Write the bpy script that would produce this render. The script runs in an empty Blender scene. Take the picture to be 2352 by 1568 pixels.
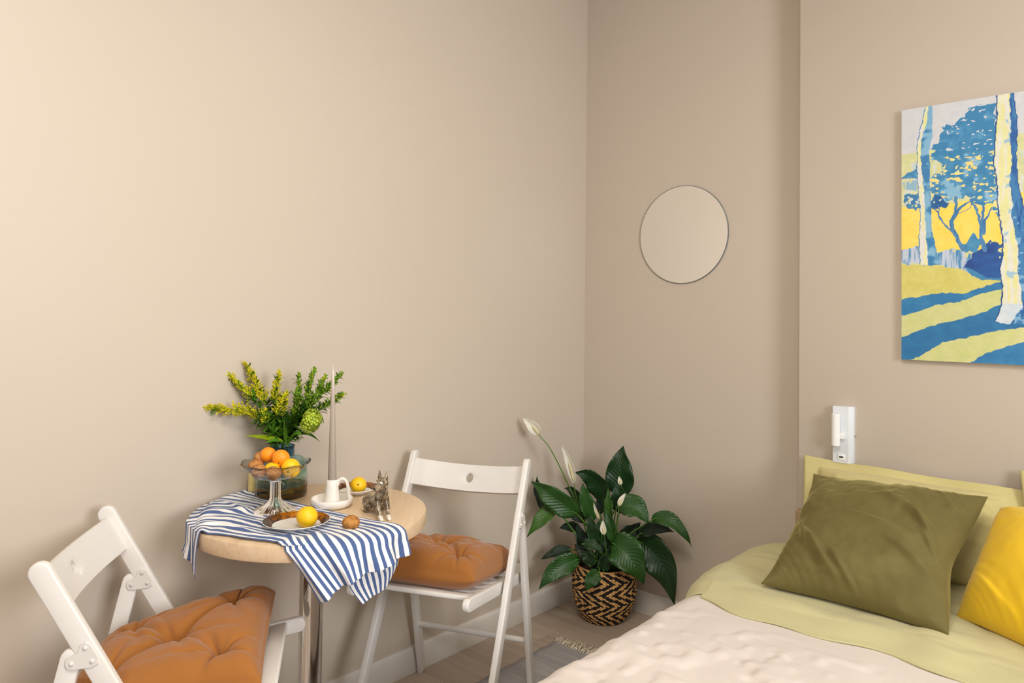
import bpy, bmesh, math, random
import numpy as np
from mathutils import Vector, Matrix, Euler

random.seed(7)
RNG = np.random.default_rng(7)
PI = math.pi
SC = bpy.context.scene
COL = SC.collection

# ---------------------------------------------------------------- camera
cam_d = bpy.data.cameras.new('camera')
cam = bpy.data.objects.new('camera', cam_d)
COL.objects.link(cam)
cam_d.sensor_width = 36.0
cam_d.sensor_fit = 'HORIZONTAL'
cam_d.lens = 25.7216
cam_d.shift_y = -0.04431
cam_d.clip_start = 0.02
_r, _u, _f = (0.7429,0.6692,0.0115), (0.0056,-0.0234,0.9997), (-0.6693,0.7427,0.0211)
M = Matrix(((_r[0], _u[0], -_f[0], 0), (_r[1], _u[1], -_f[1], 0), (_r[2], _u[2], -_f[2], 0), (0, 0, 0, 1)))
cam.matrix_world = Matrix.Translation((1.9646,-2.6713,1.25)) @ M
SC.camera = cam

# ---------------------------------------------------------------- world, lights, exposure
SC.view_settings.view_transform = 'Standard'
SC.view_settings.look = 'None'
SC.view_settings.gamma = 1.0
SC.view_settings.use_curve_mapping = False
SC.view_settings.exposure = 0.0

world = bpy.data.worlds.new('daylight')
SC.world = world
world.use_nodes = True
bg = world.node_tree.nodes['Background']
bg.inputs[0].default_value = (0.75, 0.85, 1.0, 1)
bg.inputs[1].default_value = 1.0

def area_light(name, loc, target, size, size_y, power, color, spread=180):
    d = bpy.data.lights.new(name, 'AREA')
    d.shape = 'RECTANGLE'; d.size = size; d.size_y = size_y
    d.energy = power; d.color = color; d.spread = math.radians(spread)
    o = bpy.data.objects.new(name, d); COL.objects.link(o)
    o.location = loc
    o.rotation_euler = (Vector(target) - Vector(loc)).to_track_quat('-Z', 'Y').to_euler()
    return o
# daylight through the two windows of the room (both out of the picture)
area_light('window_daylight_right', (3.98, -2.05, 1.72), (0, -2.05, 1.45), 1.15, 1.1, 70, (0.96, 0.975, 1.0))
area_light('window_daylight_front', (2.2, -4.68, 1.6), (2.0, 0, 1.3), 1.6, 1.4, 5, (0.95, 0.97, 1.0))
# warm ceiling lamp
area_light('ceiling_lamp_light', (1.75, -2.35, 2.66), (1.75, -2.35, 0), 0.8, 0.8, 36, (1.0, 0.925, 0.81))

# ---------------------------------------------------------------- helpers
def lin(c):
    if isinstance(c, str):
        c = tuple(int(c[i:i+2], 16) for i in (0, 2, 4))
    out = []
    for v in c[:3]:
        v = v / 255.0
        out.append(v / 12.92 if v <= 0.04045 else ((v + 0.055) / 1.055) ** 2.4)
    return (*out, 1.0)

class NT:
    def __init__(self, name):
        self.m = bpy.data.materials.new(name); self.m.use_nodes = True
        self.t = self.m.node_tree; self.n = self.t.nodes
        self.p = self.n['Principled BSDF']
    def new(self, typ, **kw):
        n = self.n.new(typ)
        for k, v in kw.items():
            if k.startswith('i_'):
                key = k[2:]
                key = int(key) if key.isdigit() else key.replace('_', ' ')
                n.inputs[key].default_value = v
            else:
                setattr(n, k, v)
        return n
    def link(self, a, b): self.t.links.new(a, b)
    def ramp(self, fac, stops):
        r = self.new('ShaderNodeValToRGB')
        e = r.color_ramp.elements
        while len(e) < len(stops): e.new(0.5)
        for el, (pos, c) in zip(e, stops):
            el.position = pos; el.color = c
        self.link(fac, r.inputs[0]); return r.outputs[0]
    def mathn(self, op, a, b=None, c=None):
        n = self.new('ShaderNodeMath', operation=op)
        for i, v in enumerate((a, b, c)):
            if v is None: continue
            if isinstance(v, (int, float)): n.inputs[i].default_value = v
            else: self.link(v, n.inputs[i])
        return n.outputs[0]
    def coord(self, which='Object'):
        return self.new('ShaderNodeTexCoord').outputs[which]
    def noise(self, vec, scale, detail=3, rough=0.55, dist=0.0):
        n = self.new('ShaderNodeTexNoise')
        n.inputs['Scale'].default_value = scale; n.inputs['Detail'].default_value = detail
        n.inputs['Roughness'].default_value = rough; n.inputs['Distortion'].default_value = dist
        if vec is not None: self.link(vec, n.inputs['Vector'])
        return n.outputs['Fac']
    def mapping(self, vec, scale=(1, 1, 1), rot=(0, 0, 0)):
        n = self.new('ShaderNodeMapping')
        n.inputs['Scale'].default_value = scale; n.inputs['Rotation'].default_value = rot
        self.link(vec, n.inputs['Vector']); return n.outputs[0]
    def mix(self, fac, a, b, blend='MIX'):
        n = self.new('ShaderNodeMix', data_type='RGBA', blend_type=blend)
        if isinstance(fac, (int, float)): n.inputs[0].default_value = fac
        else: self.link(fac, n.inputs[0])
        for i, v in ((6, a), (7, b)):
            if isinstance(v, tuple): n.inputs[i].default_value = v
            else: self.link(v, n.inputs[i])
        return n.outputs[2]
    def bump(self, h, strength=0.2, dist=0.002, normal=None):
        n = self.new('ShaderNodeBump')
        n.inputs['Strength'].default_value = strength; n.inputs['Distance'].default_value = dist
        self.link(h, n.inputs['Height'])
        if normal is not None: self.link(normal, n.inputs['Normal'])
        self.link(n.outputs[0], self.p.inputs['Normal']); return n.outputs[0]
    def base(self, s): self.link(s, self.p.inputs['Base Color'])
    def set(self, **kw):
        for k, v in kw.items():
            self.p.inputs[k.replace('_', ' ')].default_value = v

def simple(name, col, rough=0.5, var=0.06, nscale=12, bump=0.0, bscale=200, bdist=0.001, **kw):
    m = NT(name); c = lin(col)
    v = m.coord()
    f = m.noise(v, nscale)
    d = tuple(x * (1 - var) for x in c[:3]) + (1,)
    l = tuple(min(1, x * (1 + var)) for x in c[:3]) + (1,)
    m.base(m.mix(f, d, l))
    m.set(Roughness=rough, **kw)
    if bump: m.bump(m.noise(v, bscale, 2), bump, bdist)
    return m.m

def props(o, label=None, cat=None, group=None, kind=None):
    if label: o['label'] = label
    if cat: o['category'] = cat
    if group: o['group'] = group
    if kind: o['kind'] = kind
    return o

def thing(name, loc, label, cat, group=None, rotz=0.0):
    o = bpy.data.objects.new(name, None); COL.objects.link(o)
    o.empty_display_size = 0.05
    o.location = loc; o.rotation_euler = (0, 0, rotz)
    return props(o, label, cat, group)

def mk(name, verts, faces, mat, parent=None, smooth=True, uv=None, loc=None, world_verts=False, sharp=None):
    """one mesh object; world_verts: verts are in world space and are moved into the parent's frame / around loc"""
    verts = np.asarray(verts, float)
    if world_verts and parent is not None:
        mw = Matrix.LocRotScale(parent.location, parent.rotation_euler, None).inverted()
        A = np.array(mw)
        verts = verts @ A[:3, :3].T + A[:3, 3]
    elif loc is not None and world_verts:
        verts = verts - np.asarray(loc)
    me = bpy.data.meshes.new(name)
    me.from_pydata([tuple(v) for v in verts], [], [tuple(f) for f in faces])
    if uv is not None:
        ul = me.uv_layers.new(name='UVMap')
        idx = np.empty(len(me.loops), np.int32); me.loops.foreach_get('vertex_index', idx)
        ul.data.foreach_set('uv', np.asarray(uv, np.float32)[idx].ravel())
    if smooth:
        me.polygons.foreach_set('use_smooth', np.ones(len(me.polygons), bool))
        if sharp: me.set_sharp_from_angle(angle=math.radians(sharp))
    mats = mat if isinstance(mat, (list, tuple)) else [mat]
    for q in mats: me.materials.append(q)
    me.update()
    o = bpy.data.objects.new(name, me); COL.objects.link(o)
    if parent is not None: o.parent = parent
    if loc is not None: o.location = loc
    return o

def from_bm(name, bm, mat, parent=None, smooth=True, sharp=35, loc=None):
    me = bpy.data.meshes.new(name); bm.normal_update(); bm.to_mesh(me); bm.free()
    if smooth:
        me.polygons.foreach_set('use_smooth', np.ones(len(me.polygons), bool))
        me.set_sharp_from_angle(angle=math.radians(sharp))
    me.materials.append(mat)
    o = bpy.data.objects.new(name, me); COL.objects.link(o)
    if parent is not None: o.parent = parent
    if loc is not None: o.location = loc
    return o

def bm_box(x0, x1, y0, y1, z0, z1, bev=0.0, seg=2, bm=None):
    bm2 = bmesh.new()
    vs = [bm2.verts.new(p) for p in ((x0, y0, z0), (x1, y0, z0), (x1, y1, z0), (x0, y1, z0), (x0, y0, z1), (x1, y0, z1), (x1, y1, z1), (x0, y1, z1))]
    for f in ((3, 2, 1, 0), (4, 5, 6, 7), (0, 1, 5, 4), (1, 2, 6, 5), (2, 3, 7, 6), (3, 0, 4, 7)):
        bm2.faces.new([vs[i] for i in f])
    if bev: bmesh.ops.bevel(bm2, geom=bm2.edges[:], offset=bev, segments=seg, profile=0.5, affect='EDGES')
    if bm is None: return bm2
    join_bm(bm, bm2); return bm

def join_bm(dst, src):
    me = bpy.data.meshes.new('tmp'); src.to_mesh(me); src.free()
    dst.from_mesh(me); bpy.data.meshes.remove(me)

def bm_prism(prof, a0, a1, axis='x', bev=0.002, seg=2):
    """extrude a closed 2-D profile along an axis; profile coords are the other two axes in order"""
    bm = bmesh.new()
    def P3(p, a):
        if axis == 'x': return (a, p[0], p[1])
        if axis == 'y': return (p[0], a, p[1])
        return (p[0], p[1], a)
    lo = [bm.verts.new(P3(p, a0)) for p in prof]; hi = [bm.verts.new(P3(p, a1)) for p in prof]
    f0 = bm.faces.new(lo); f1 = bm.faces.new(hi[::-1])
    n = len(prof)
    for i in range(n):
        bm.faces.new((lo[i], hi[i], hi[(i+1) % n], lo[(i+1) % n]))
    bmesh.ops.recalc_face_normals(bm, faces=bm.faces[:])
    if bev:
        es = [e for e in bm.edges if len(e.link_faces) == 2 and (f0 in e.link_faces or f1 in e.link_faces)]
        bmesh.ops.bevel(bm, geom=es, offset=bev, segments=seg, profile=0.5, affect='EDGES')
    return bm

def stadium(p, q, w, cap0=False, cap1=False, n=8):
    """2-D bar from p to q of width w with round or flat ends"""
    p = np.array(p, float); q = np.array(q, float)
    d = (q - p) / np.linalg.norm(q - p); nrm = np.array((-d[1], d[0])); r = w / 2
    out = []
    def cap(c, a0, flat, sgn):
        if flat: return [c + nrm * r * sgn, c - nrm * r * sgn]  # square end
        return [c + nrm * sgn * r * math.cos(t) + d * sgn * r * math.sin(t) * (1) for t in np.linspace(0, PI, n)]
    out += cap(q, 0, cap1, 1)
    out += cap(p, 0, cap0, -1)
    return [tuple(v) for v in out]

def lathe(prof, n=48, closed=False, scallop=None):
    """revolve (r,z) profile round z -> verts, faces"""
    prof = np.asarray(prof, float); m = len(prof)
    th = np.linspace(0, 2*PI, n, endpoint=False)
    V = np.zeros((m, n, 3))
    for j, t in enumerate(th):
        k = 1.0 if scallop is None else scallop(t)
        rr = prof[:, 0] * (k if np.isscalar(k) else np.asarray(k))
        V[:, j, 0] = rr * math.cos(t); V[:, j, 1] = rr * math.sin(t); V[:, j, 2] = prof[:, 1]
    F = []
    rng = m if closed else m - 1
    for i in range(rng):
        a = i * n; b = ((i + 1) % m) * n
        for j in range(n):
            k = (j + 1) % n
            F.append((a + j, a + k, b + k, b + j))
    return V.reshape(-1, 3), F

def cap_fan(V, F, ring, flip=False):
    """close a ring of vertex indices with one n-gon"""
    F.append(tuple(ring[::-1] if flip else ring))

def bez(p0, p1, p2, n):
    p0, p1, p2 = map(np.asarray, (p0, p1, p2))
    t = np.linspace(0, 1, n)[:, None]
    return (1-t)**2*p0 + 2*t*(1-t)*p1 + t*t*p2

def through(p0, pm, p2, n):
    pm = np.asarray(pm, float)
    return bez(p0, 2*pm - (np.asarray(p0) + np.asarray(p2))/2, p2, n)

def tube(pts, rad, n=8, caps=True):
    pts = np.asarray(pts, float); m = len(pts)
    rad = np.full(m, rad) if np.isscalar(rad) else np.asarray(rad, float)
    T = np.gradient(pts, axis=0); T /= np.linalg.norm(T, axis=1)[:, None] + 1e-12
    ref = np.array((0, 0, 1.0)) if abs(T[0][2]) < 0.9 else np.array((1.0, 0, 0))
    a = np.cross(T[0], ref); a /= np.linalg.norm(a)
    V = []; F = []
    for i in range(m):
        a = a - T[i] * (a @ T[i]); a /= np.linalg.norm(a) + 1e-12
        b = np.cross(T[i], a)
        for j in range(n):
            t = 2*PI*j/n
            V.append(pts[i] + rad[i]*(math.cos(t)*a + math.sin(t)*b))
    for i in range(m-1):
        for j in range(n):
            k = (j+1) % n
            F.append((i*n+j, i*n+k, (i+1)*n+k, (i+1)*n+j))
    if caps:
        F.append(tuple(range(n-1, -1, -1))); F.append(tuple((m-1)*n + j for j in range(n)))
    return np.array(V), F

class MB:
    def __init__(self): self.V = []; self.F = []; self.U = []; self.n = 0
    def add(self, V, F, U=None):
        V = np.asarray(V, float)
        self.V.append(V); self.F += [tuple(i + self.n for i in f) for f in F]
        self.U.append(np.zeros((len(V), 2)) if U is None else np.asarray(U)); self.n += len(V)
        return self
    def get(self): return np.vstack(self.V), self.F
    def uv(self): return np.vstack(self.U)

def grid_faces(nu, nv, off=0, flip=False):
    F = []
    for i in range(nu-1):
        for j in range(nv-1):
            a = off + i*nv + j
            f = (a, a+nv, a+nv+1, a+1)
            F.append(f[::-1] if flip else f)
    return F

def vnoise(p, seed=0):
    """cheap smooth value noise on an (N,2) or (N,3) array, range about -1..1"""
    p = np.asarray(p, float)
    i = np.floor(p).astype(np.int64); f = p - i; f = f*f*(3-2*f)
    dim = p.shape[1]
    def h(c):
        x = np.full(len(c), seed*7919 + 1013, np.int64)
        for k in range(dim): x = (x ^ (c[:, k]*(73856093, 19349663, 83492791)[k])) & 0x7fffffff; x = (x*1103515245 + 12345) & 0x7fffffff
        x = (x ^ (x >> 13)) * 60493 & 0x7fffffff
        return (x % 65536)/32768.0 - 1
    out = np.zeros(len(p))
    for c in range(2**dim):
        off = np.array([(c >> k) & 1 for k in range(dim)])
        w = np.ones(len(p))
        for k in range(dim): w = w*(f[:, k] if off[k] else 1 - f[:, k])
        out += w*h(i + off)
    return out

def fbm(p, seed=0, oct=3):
    s = 0; a = 1.0; q = np.asarray(p, float)
    for o in range(oct):
        s = s + a*vnoise(q, seed + o); a *= 0.5; q = q*2.03 + 11.3
    return s/1.75

def catmull(ctrl, n):
    """resample (m,3) control points to n points by Catmull-Rom"""
    c = np.asarray(ctrl, float); m = len(c)
    e = np.vstack((2*c[0]-c[1], c, 2*c[-1]-c[-2]))
    t = np.linspace(0, m-1, n); i = np.minimum(t.astype(int), m-2); f = (t - i)[:, None]
    p0, p1, p2, p3 = e[i], e[i+1], e[i+2], e[i+3]
    return 0.5*((2*p1) + (-p0+p2)*f + (2*p0-5*p1+4*p2-p3)*f*f + (-p0+3*p1-3*p2+p3)*f**3)

def surf(ctrl, nu, nv):
    """(mu,mv,3) control net -> (nu,nv,3)"""
    c = np.asarray(ctrl, float)
    a = np.stack([catmull(c[:, j], nu) for j in range(c.shape[1])], 1)
    return np.stack([catmull(a[i], nv) for i in range(nu)], 0)

# ---------------------------------------------------------------- materials of the setting
def paint_mat(name, col):
    m = NT(name); v = m.coord()
    c = lin(col)
    m.base(m.mix(m.noise(v, 1.7, 2), tuple(x*0.985 for x in c[:3]) + (1,), tuple(min(1, x*1.015) for x in c[:3]) + (1,)))
    m.set(Roughness=0.42); m.p.inputs['Specular IOR Level'].default_value = 0.35
    m.bump(m.noise(v, 420, 3), 0.06, 0.0006)
    return m.m
M_WALL = paint_mat('beige_wall_paint', (207, 194, 178))
M_FAR = paint_mat('bounce_cutting_dark_wall', (136, 125, 114))  # darker tone put on the unseen walls to cut their bounced fill light
M_CEIL = simple('white_ceiling_paint', (240, 237, 232), 0.8, 0.01)
M_WHITE_TRIM = simple('white_trim_paint', (226, 221, 214), 0.4, 0.02)

ROOM_X, ROOM_Y, ROOM_Z = 4.0, -4.7, 2.72
def struct(name, bm, mat, sharp=35):
    o = from_bm(name, bm, mat, sharp=sharp); o['kind'] = 'structure'; return o
struct('wall_left', bm_box(-0.12, 0, ROOM_Y, 0.0, -0.05, ROOM_Z), M_WALL)
struct('wall_back', bm_box(-0.12, 1.2, 0, 0.12, -0.05, ROOM_Z), M_WALL)
STEP_X = 0.9913
struct('wall_behind_bed', bm_box(STEP_X, ROOM_X, -0.08, 0.12, -0.05, ROOM_Z, 0.002), M_WALL)
def holed_wall(name, axis, c0, c1, a0, a1, h0, h1, z0, z1, mat):
    bm = bmesh.new()
    for (p, q, r, s) in ((a0, h0, -0.05, ROOM_Z), (h1, a1, -0.05, ROOM_Z), (h0, h1, -0.05, z0), (h0, h1, z1, ROOM_Z)):
        if axis == 'x': bm_box(c0, c1, p, q, r, s, bm=bm)
        else: bm_box(p, q, c0, c1, r, s, bm=bm)
    return struct(name, bm, mat)
holed_wall('wall_right', 'x', ROOM_X, ROOM_X+0.12, ROOM_Y, 0.12, -2.7, -1.4, 1.1, 2.34, M_FAR)
holed_wall('wall_front', 'y', ROOM_Y-0.12, ROOM_Y, -0.12, ROOM_X+0.12, 1.35, 3.05, 0.85, 2.35, M_FAR)
struct('ceiling', bm_box(-0.12, ROOM_X+0.12, ROOM_Y-0.12, 0.12, ROOM_Z, ROOM_Z+0.1), M_CEIL)
def window(name, axis, c, h0, h1, z0, z1):
    bm = bmesh.new(); w = 0.06
    for (p, q, r, s) in ((h0, h1, z0, z0+w), (h0, h1, z1-w, z1), (h0, h0+w, z0, z1), (h1-w, h1, z0, z1)):
        if axis == 'x': bm_box(c, c+0.05, p, q, r, s, 0.004, bm=bm)
        else: bm_box(p, q, c-0.05, c, r, s, 0.004, bm=bm)
    return struct(name, bm, M_WHITE_TRIM)
window('window_1', 'x', ROOM_X+0.03, -2.7, -1.4, 1.1, 2.34)
window('window_2', 'y', ROOM_Y-0.03, 1.35, 3.05, 0.85, 2.35)

HB = 0.0887
prof = [(0, 0), (0.015, 0), (0.015, HB-0.014), (0.011, HB-0.004), (0.007, HB), (0, HB)]
struct('baseboard_left', bm_prism([(a, b) for a, b in prof], ROOM_Y, 0, 'y', 0), M_WHITE_TRIM)
struct('baseboard_back', bm_prism([(-a, b) for a, b in prof], 0.0, STEP_X, 'x', 0), M_WHITE_TRIM)

# floor: a bed of laminate planks running along the back wall
def plank_mat():
    m = NT('grey_oak_laminate'); v = m.coord('Object')
    info = m.new('ShaderNodeObjectInfo')
    vv = m.new('ShaderNodeVectorMath', operation='ADD'); m.link(v, vv.inputs[0])
    sc = m.new('ShaderNodeVectorMath', operation='SCALE'); sc.inputs['Scale'].default_value = 37.0
    cmb = m.new('ShaderNodeCombineXYZ'); m.link(info.outputs['Random'], cmb.inputs[0]); m.link(info.outputs['Random'], cmb.inputs[1])
    m.link(cmb.outputs[0], sc.inputs[0]); m.link(sc.outputs[0], vv.inputs[1])
    g = m.noise(m.mapping(vv.outputs[0], (2.2, 34, 1)), 1.0, 5, 0.6, 0.5)
    g2 = m.noise(m.mapping(vv.outputs[0], (1.0, 7, 1)), 1.0, 3)
    c1 = m.ramp(g, [(0.25, lin((172, 154, 138))), (0.5, lin((190, 173, 157))), (0.8, lin((204, 188, 173)))])
    c2 = m.mix(m.mathn('MULTIPLY', g2, 0.35), c1, lin((156, 138, 123)))
    hsv = m.new('ShaderNodeHueSaturation'); m.link(c2, hsv.inputs['Color'])
    m.link(m.mathn('MULTIPLY_ADD', info.outputs['Random'], 0.22, 0.89), hsv.inputs['Value'])
    m.base(hsv.outputs[0]); m.set(Roughness=0.42); m.bump(g, 0.08, 0.0008)
    return m.m
M_PLANK = plank_mat()
M_SUB = simple('dark_floor_joint', (88, 74, 64), 0.8)
floor = struct('floor', bm_box(-0.12, ROOM_X+0.12, ROOM_Y-0.12, 0.12, -0.06, -0.007), M_SUB)
PW, PLEN = 0.193, 1.285
row = 0; y = 0.0
while y > ROOM_Y:
    y1 = max(y - PW, ROOM_Y)
    x = -((row*0.437) % 1.0)*PLEN
    while x < ROOM_X:
        a, b = max(x, 0.0), min(x + PLEN, ROOM_X)
        if b - a > 0.02:
            o = from_bm('plank', bm_box(a-(a+b)/2+0.0004, b-(a+b)/2-0.0004, -(y-y1)/2+0.0004, (y-y1)/2-0.0004, -0.007, 0.0, 0.0009, 1), M_PLANK, parent=floor)
            o.location = ((a+b)/2, (y+y1)/2, 0)
        x += PLEN
    y = y1; row += 1

# ---------------------------------------------------------------- round mirror and painting
M_MIRROR = NT('mirror_silver'); M_MIRROR.set(Metallic=1.0, Roughness=0.01); M_MIRROR.p.inputs['Base Color'].default_value = (0.93, 0.93, 0.91, 1)
M_MIRROR = M_MIRROR.m
M_EDGE = simple('mirror_ground_edge', (120, 122, 118), 0.25)
mirror = thing('round_mirror', (0.4895, -0.0, 1.5705), 'frameless round mirror on the beige wall between corner and painting', 'mirror')
RM = 0.2
V, F = lathe([(0.0, 0.0065), (RM-0.003, 0.0065)], 96)
V2 = np.c_[V[:, 0], -V[:, 2], V[:, 1]]
mk('mirror_glass', V2, F, M_MIRROR, mirror, smooth=False)
V, F = lathe([(RM-0.003, 0.0065), (RM-0.0005, 0.0055), (RM, 0.004), (RM, 0.0), (0.0, 0.0)], 96)
mk('ground_edge', np.c_[V[:, 0], -V[:, 2], V[:, 1]], F, M_EDGE, mirror, sharp=30)

def painting():
    W0, H0, T0 = 1.2, 0.8, 0.02
    root = thing('canvas_painting', (1.3235, -0.08, 1.111), 'large canvas painting of blue and yellow trees with striped lawn shadows', 'painting')
    bm = bm_box(0, W0, -T0, 0, 0, H0, 0.0012, 2)
    from_bm('stretched_canvas', bm, simple('primed_canvas_edge', (214, 216, 214), 0.7, bump=0.2, bscale=700), root)
    xs = np.r_[np.linspace(0.0008, 0.4, 280), np.linspace(0.406, W0-0.0008, 110)]
    zs = np.linspace(0.0008, H0-0.0008, 540)
    X, Z = np.meshgrid(xs, zs, indexing='ij')
    U = X.ravel().copy(); Vv = Z.ravel().copy()
    U = np.where(U > 0.329, np.abs(((0.658 - U + 0.329) % 0.658) - 0.329), U)   # the unseen rest goes on alike
    q = np.c_[U, Vv]
    wob = np.c_[vnoise(q*95, 3), vnoise(q*95, 4)]*0.0022
    qw = q + wob
    col = np.empty((len(q), 3))
    def inside(poly, pts):
        poly = np.asarray(poly); x, z = pts[:, 0], pts[:, 1]; r = np.zeros(len(pts), bool); j = len(poly) - 1
        for i in range(len(poly)):
            xi, zi = poly[i]; xj, zj = poly[j]
            c = ((zi > z) != (zj > z)) & (x < (xj-xi)*(z-zi)/(zj-zi+1e-12)+xi)
            r ^= c; j = i
        return r
    def near(line, w, pts):
        line = np.asarray(line); r = np.zeros(len(pts), bool)
        w = np.broadcast_to(w, (len(line),))
        for i in range(len(line)-1):
            a, b = line[i], line[i+1]; d = b-a; t = np.clip(((pts-a)@d)/(d@d+1e-12), 0, 1)
            r |= np.linalg.norm(pts-(a+t[:, None]*d), axis=1) < (w[i]*(1-t)+w[i+1]*t)
        return r
    n1 = fbm(q*38, 11); n2 = fbm(q*90, 21, 2); n3 = fbm(q*np.array((160, 24)), 31, 2); n4 = fbm(q*np.array((70, 130)), 41, 2)
    def put(mask, a, b=None, f=None):
        a = np.array(a, float)
        if b is None: col[mask] = a
        else:
            k = np.clip(f[mask], 0, 1)[:, None]; col[mask] = a*(1-k)+np.array(b, float)*k
    zl = [0.6559,0.4907,0.3435]
    put(np.ones(len(q), bool), (206, 209, 217), (214, 214, 212), n1*0.5+0.5)
    put(qw[:, 1] < zl[0] + 0.06*U, (222, 220, 168), (206, 208, 150), n1*0.6+0.5)
    put((qw[:, 1] < zl[0]-0.03) & (qw[:, 1] > zl[1]) & (n3 > 0.12), (214, 218, 208), (160, 190, 205), n1)
    put(inside([(0.0002,0.5803),(0.0162,0.5949),(0.032,0.6018),(0.0451,0.6061),(0.0451,0.5752)], qw), (64, 134, 182), (100, 160, 195), n2+.3)
    put(inside([(0.0055,0.5667),(0.0451,0.5711),(0.0451,0.5362),(0.0055,0.5432)], qw) & (n3 > -0.1), (148, 186, 205), (120, 170, 200), n2)
    put(inside([(-0.0051,0.4882),(0.1115,0.482),(0.1946,0.4958),(0.2601,0.5005),(0.3318,0.5042),(0.3313,0.339),(-0.0051,0.3408)], qw), (253, 222, 108), (250, 214, 84), n1+.4)
    # foliage
    fol = inside([(0.1816,0.7716),(0.2141,0.7826),(0.2375,0.7838),(0.2583,0.7756),(0.2559,0.6816),(0.2502,0.6056),(0.2579,0.539),(0.2608,0.4377),(0.2471,0.447),(0.2416,0.4749),(0.2135,0.4691),(0.1898,0.4879),(0.1754,0.5032),(0.1364,0.5002),(0.1215,0.4857),(0.0888,0.4829),(0.0863,0.5348),(0.0822,0.5698),(0.0965,0.5854),(0.1216,0.5825),(0.1166,0.6116),(0.0965,0.6285),(0.0822,0.6333),(0.0924,0.6538),(0.0823,0.6679),(0.1066,0.6759),(0.1016,0.6996),(0.1217,0.7137),(0.1192,0.7312),(0.1465,0.7325),(0.1587,0.7418),(0.1854,0.7457)], q + wob*4)
    low = q[:, 1] < 0.6382
    hole = ((n4 > np.where(low, 0.30, 0.46)) | (n2 > np.where(low, 0.5, 0.6)))
    put(fol & ~hole, (54, 130, 178), (92, 158, 198), (n1*1.6+np.where(low, .35, -.2)))
    put(fol & hole & low, (236, 226, 150), (244, 214, 120), n1+.4)
    put(fol & hole & ~low, (212, 216, 220))
    put(fol & ~hole & low & (n1 > 0.3), (134, 184, 214))
    put(inside([(0.0056,0.4961),(0.0135,0.5188),(0.0346,0.5285),(0.0513,0.5326),(0.0529,0.486),(0.0294,0.4793)], q + wob*4) & (n2 < 0.3), (66, 132, 178), (40, 100, 158), n1+.3)
    put(inside([(0.0888,0.5116),(0.1115,0.5151),(0.1364,0.4843),(0.1165,0.4747),(0.0964,0.4696),(0.0862,0.4745)], q + wob*4) & (n2 < 0.4), (44, 112, 168), (30, 88, 150), n1+.4)
    # hedges and bushes at the horizon
    hedge = inside([(-0.0051,0.3408),(0.0241,0.3541),(0.0502,0.3557),(0.1064,0.3358),(0.1362,0.3486),(0.1752,0.3383),(0.1943,0.3013),(0.2132,0.2455),(0.1751,0.2797),(0.0963,0.2963),(-0.0051,0.3038)], q + wob*4)
    put(hedge, (196, 204, 220), (70, 136, 184), (n3*1.6+.35))
    put(inside([(0.168,0.347),(0.1825,0.3686),(0.1968,0.3911),(0.2181,0.3721),(0.2133,0.3338),(0.1752,0.3327)], q + wob*4), (60, 134, 180), (84, 150, 190), n2+.4)
    bush = inside([(0.1872,0.3155),(0.1944,0.3319),(0.218,0.3446),(0.2367,0.3628),(0.2643,0.3586),(0.2732,0.2444),(0.2319,0.2479),(0.199,0.2735),(0.1751,0.2909)], q + wob*4)
    put(bush, (38, 90, 160), (30, 70, 140), n1+.5)
    put(inside([(0.1751,0.2909),(0.199,0.279),(0.2319,0.2561),(0.2687,0.2526),(0.2686,0.2412),(0.2225,0.2465),(0.1895,0.2682)], qw), (70, 140, 184), (52, 120, 170), n2+.4)
    # thin trees
    thin = [([(0.1714,0.3424),(0.1568,0.3757),(0.1442,0.4046),(0.1398,0.4303),(0.1501,0.4577),(0.154,0.4771),(0.1521,0.5027)], 0.0062, 0.004), ([(0.1501,0.4493),(0.1681,0.4759),(0.1898,0.4879)], 0.0042, 0.002),
            ([(0.1422,0.4036),(0.1214,0.4203),(0.1115,0.4409),(0.1039,0.4587),(0.0939,0.4755)], 0.0028, 0.0016), ([(0.1039,0.4587),(0.1065,0.4756),(0.1024,0.4874)], 0.0014, 0.001), ([(0.2283,0.3386),(0.219,0.3721),(0.2181,0.4107),(0.2088,0.4557),(0.1898,0.4935)], 0.006, 0.003),
            ([(0.2247,0.3883),(0.2266,0.4267),(0.2369,0.4424),(0.2443,0.4637)], 0.0044, 0.002), ([(0.2205,0.4106),(0.2229,0.449),(0.2239,0.471)], 0.004, 0.003), ([(0.1608,0.454),(0.1898,0.4684),(0.2137,0.5439)], 0.0009, 0.0007), ([(0.1874,0.5021),(0.1994,0.5232),(0.2184,0.5433)], 0.0016, 0.0008)]
    for L, wa, wb in thin:
        w = np.linspace(wa, wb, len(L))
        put(near(L, w, qw), (86, 142, 186), (52, 112, 166), n3+.5)
    # lawn with cast shade bands, as painted
    put(inside([(-0.0051,0.3038),(0.0963,0.2963),(0.1679,0.2855),(0.1943,0.2625),(0.2225,0.2498),(0.2732,0.2466),(0.2731,0.2228),(-0.005,0.1851)], qw), (208, 200, 104), (218, 208, 120), n1+.5)
    LB, LG = (46, 120, 172), (40, 110, 162)
    put(inside([(-0.005,0.1921),(0.045,0.1995),(0.1063,0.2123),(0.175,0.21),(0.2131,0.2246),(0.2686,0.2445),(0.3333,0.2539),(0.3332,0.222),(0.2709,0.2228),(0.2131,0.207),(0.1654,0.185),(0.0962,0.1736),(0.045,0.1532),(-0.005,0.137)], qw), LB, (66, 138, 184), n1)
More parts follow.
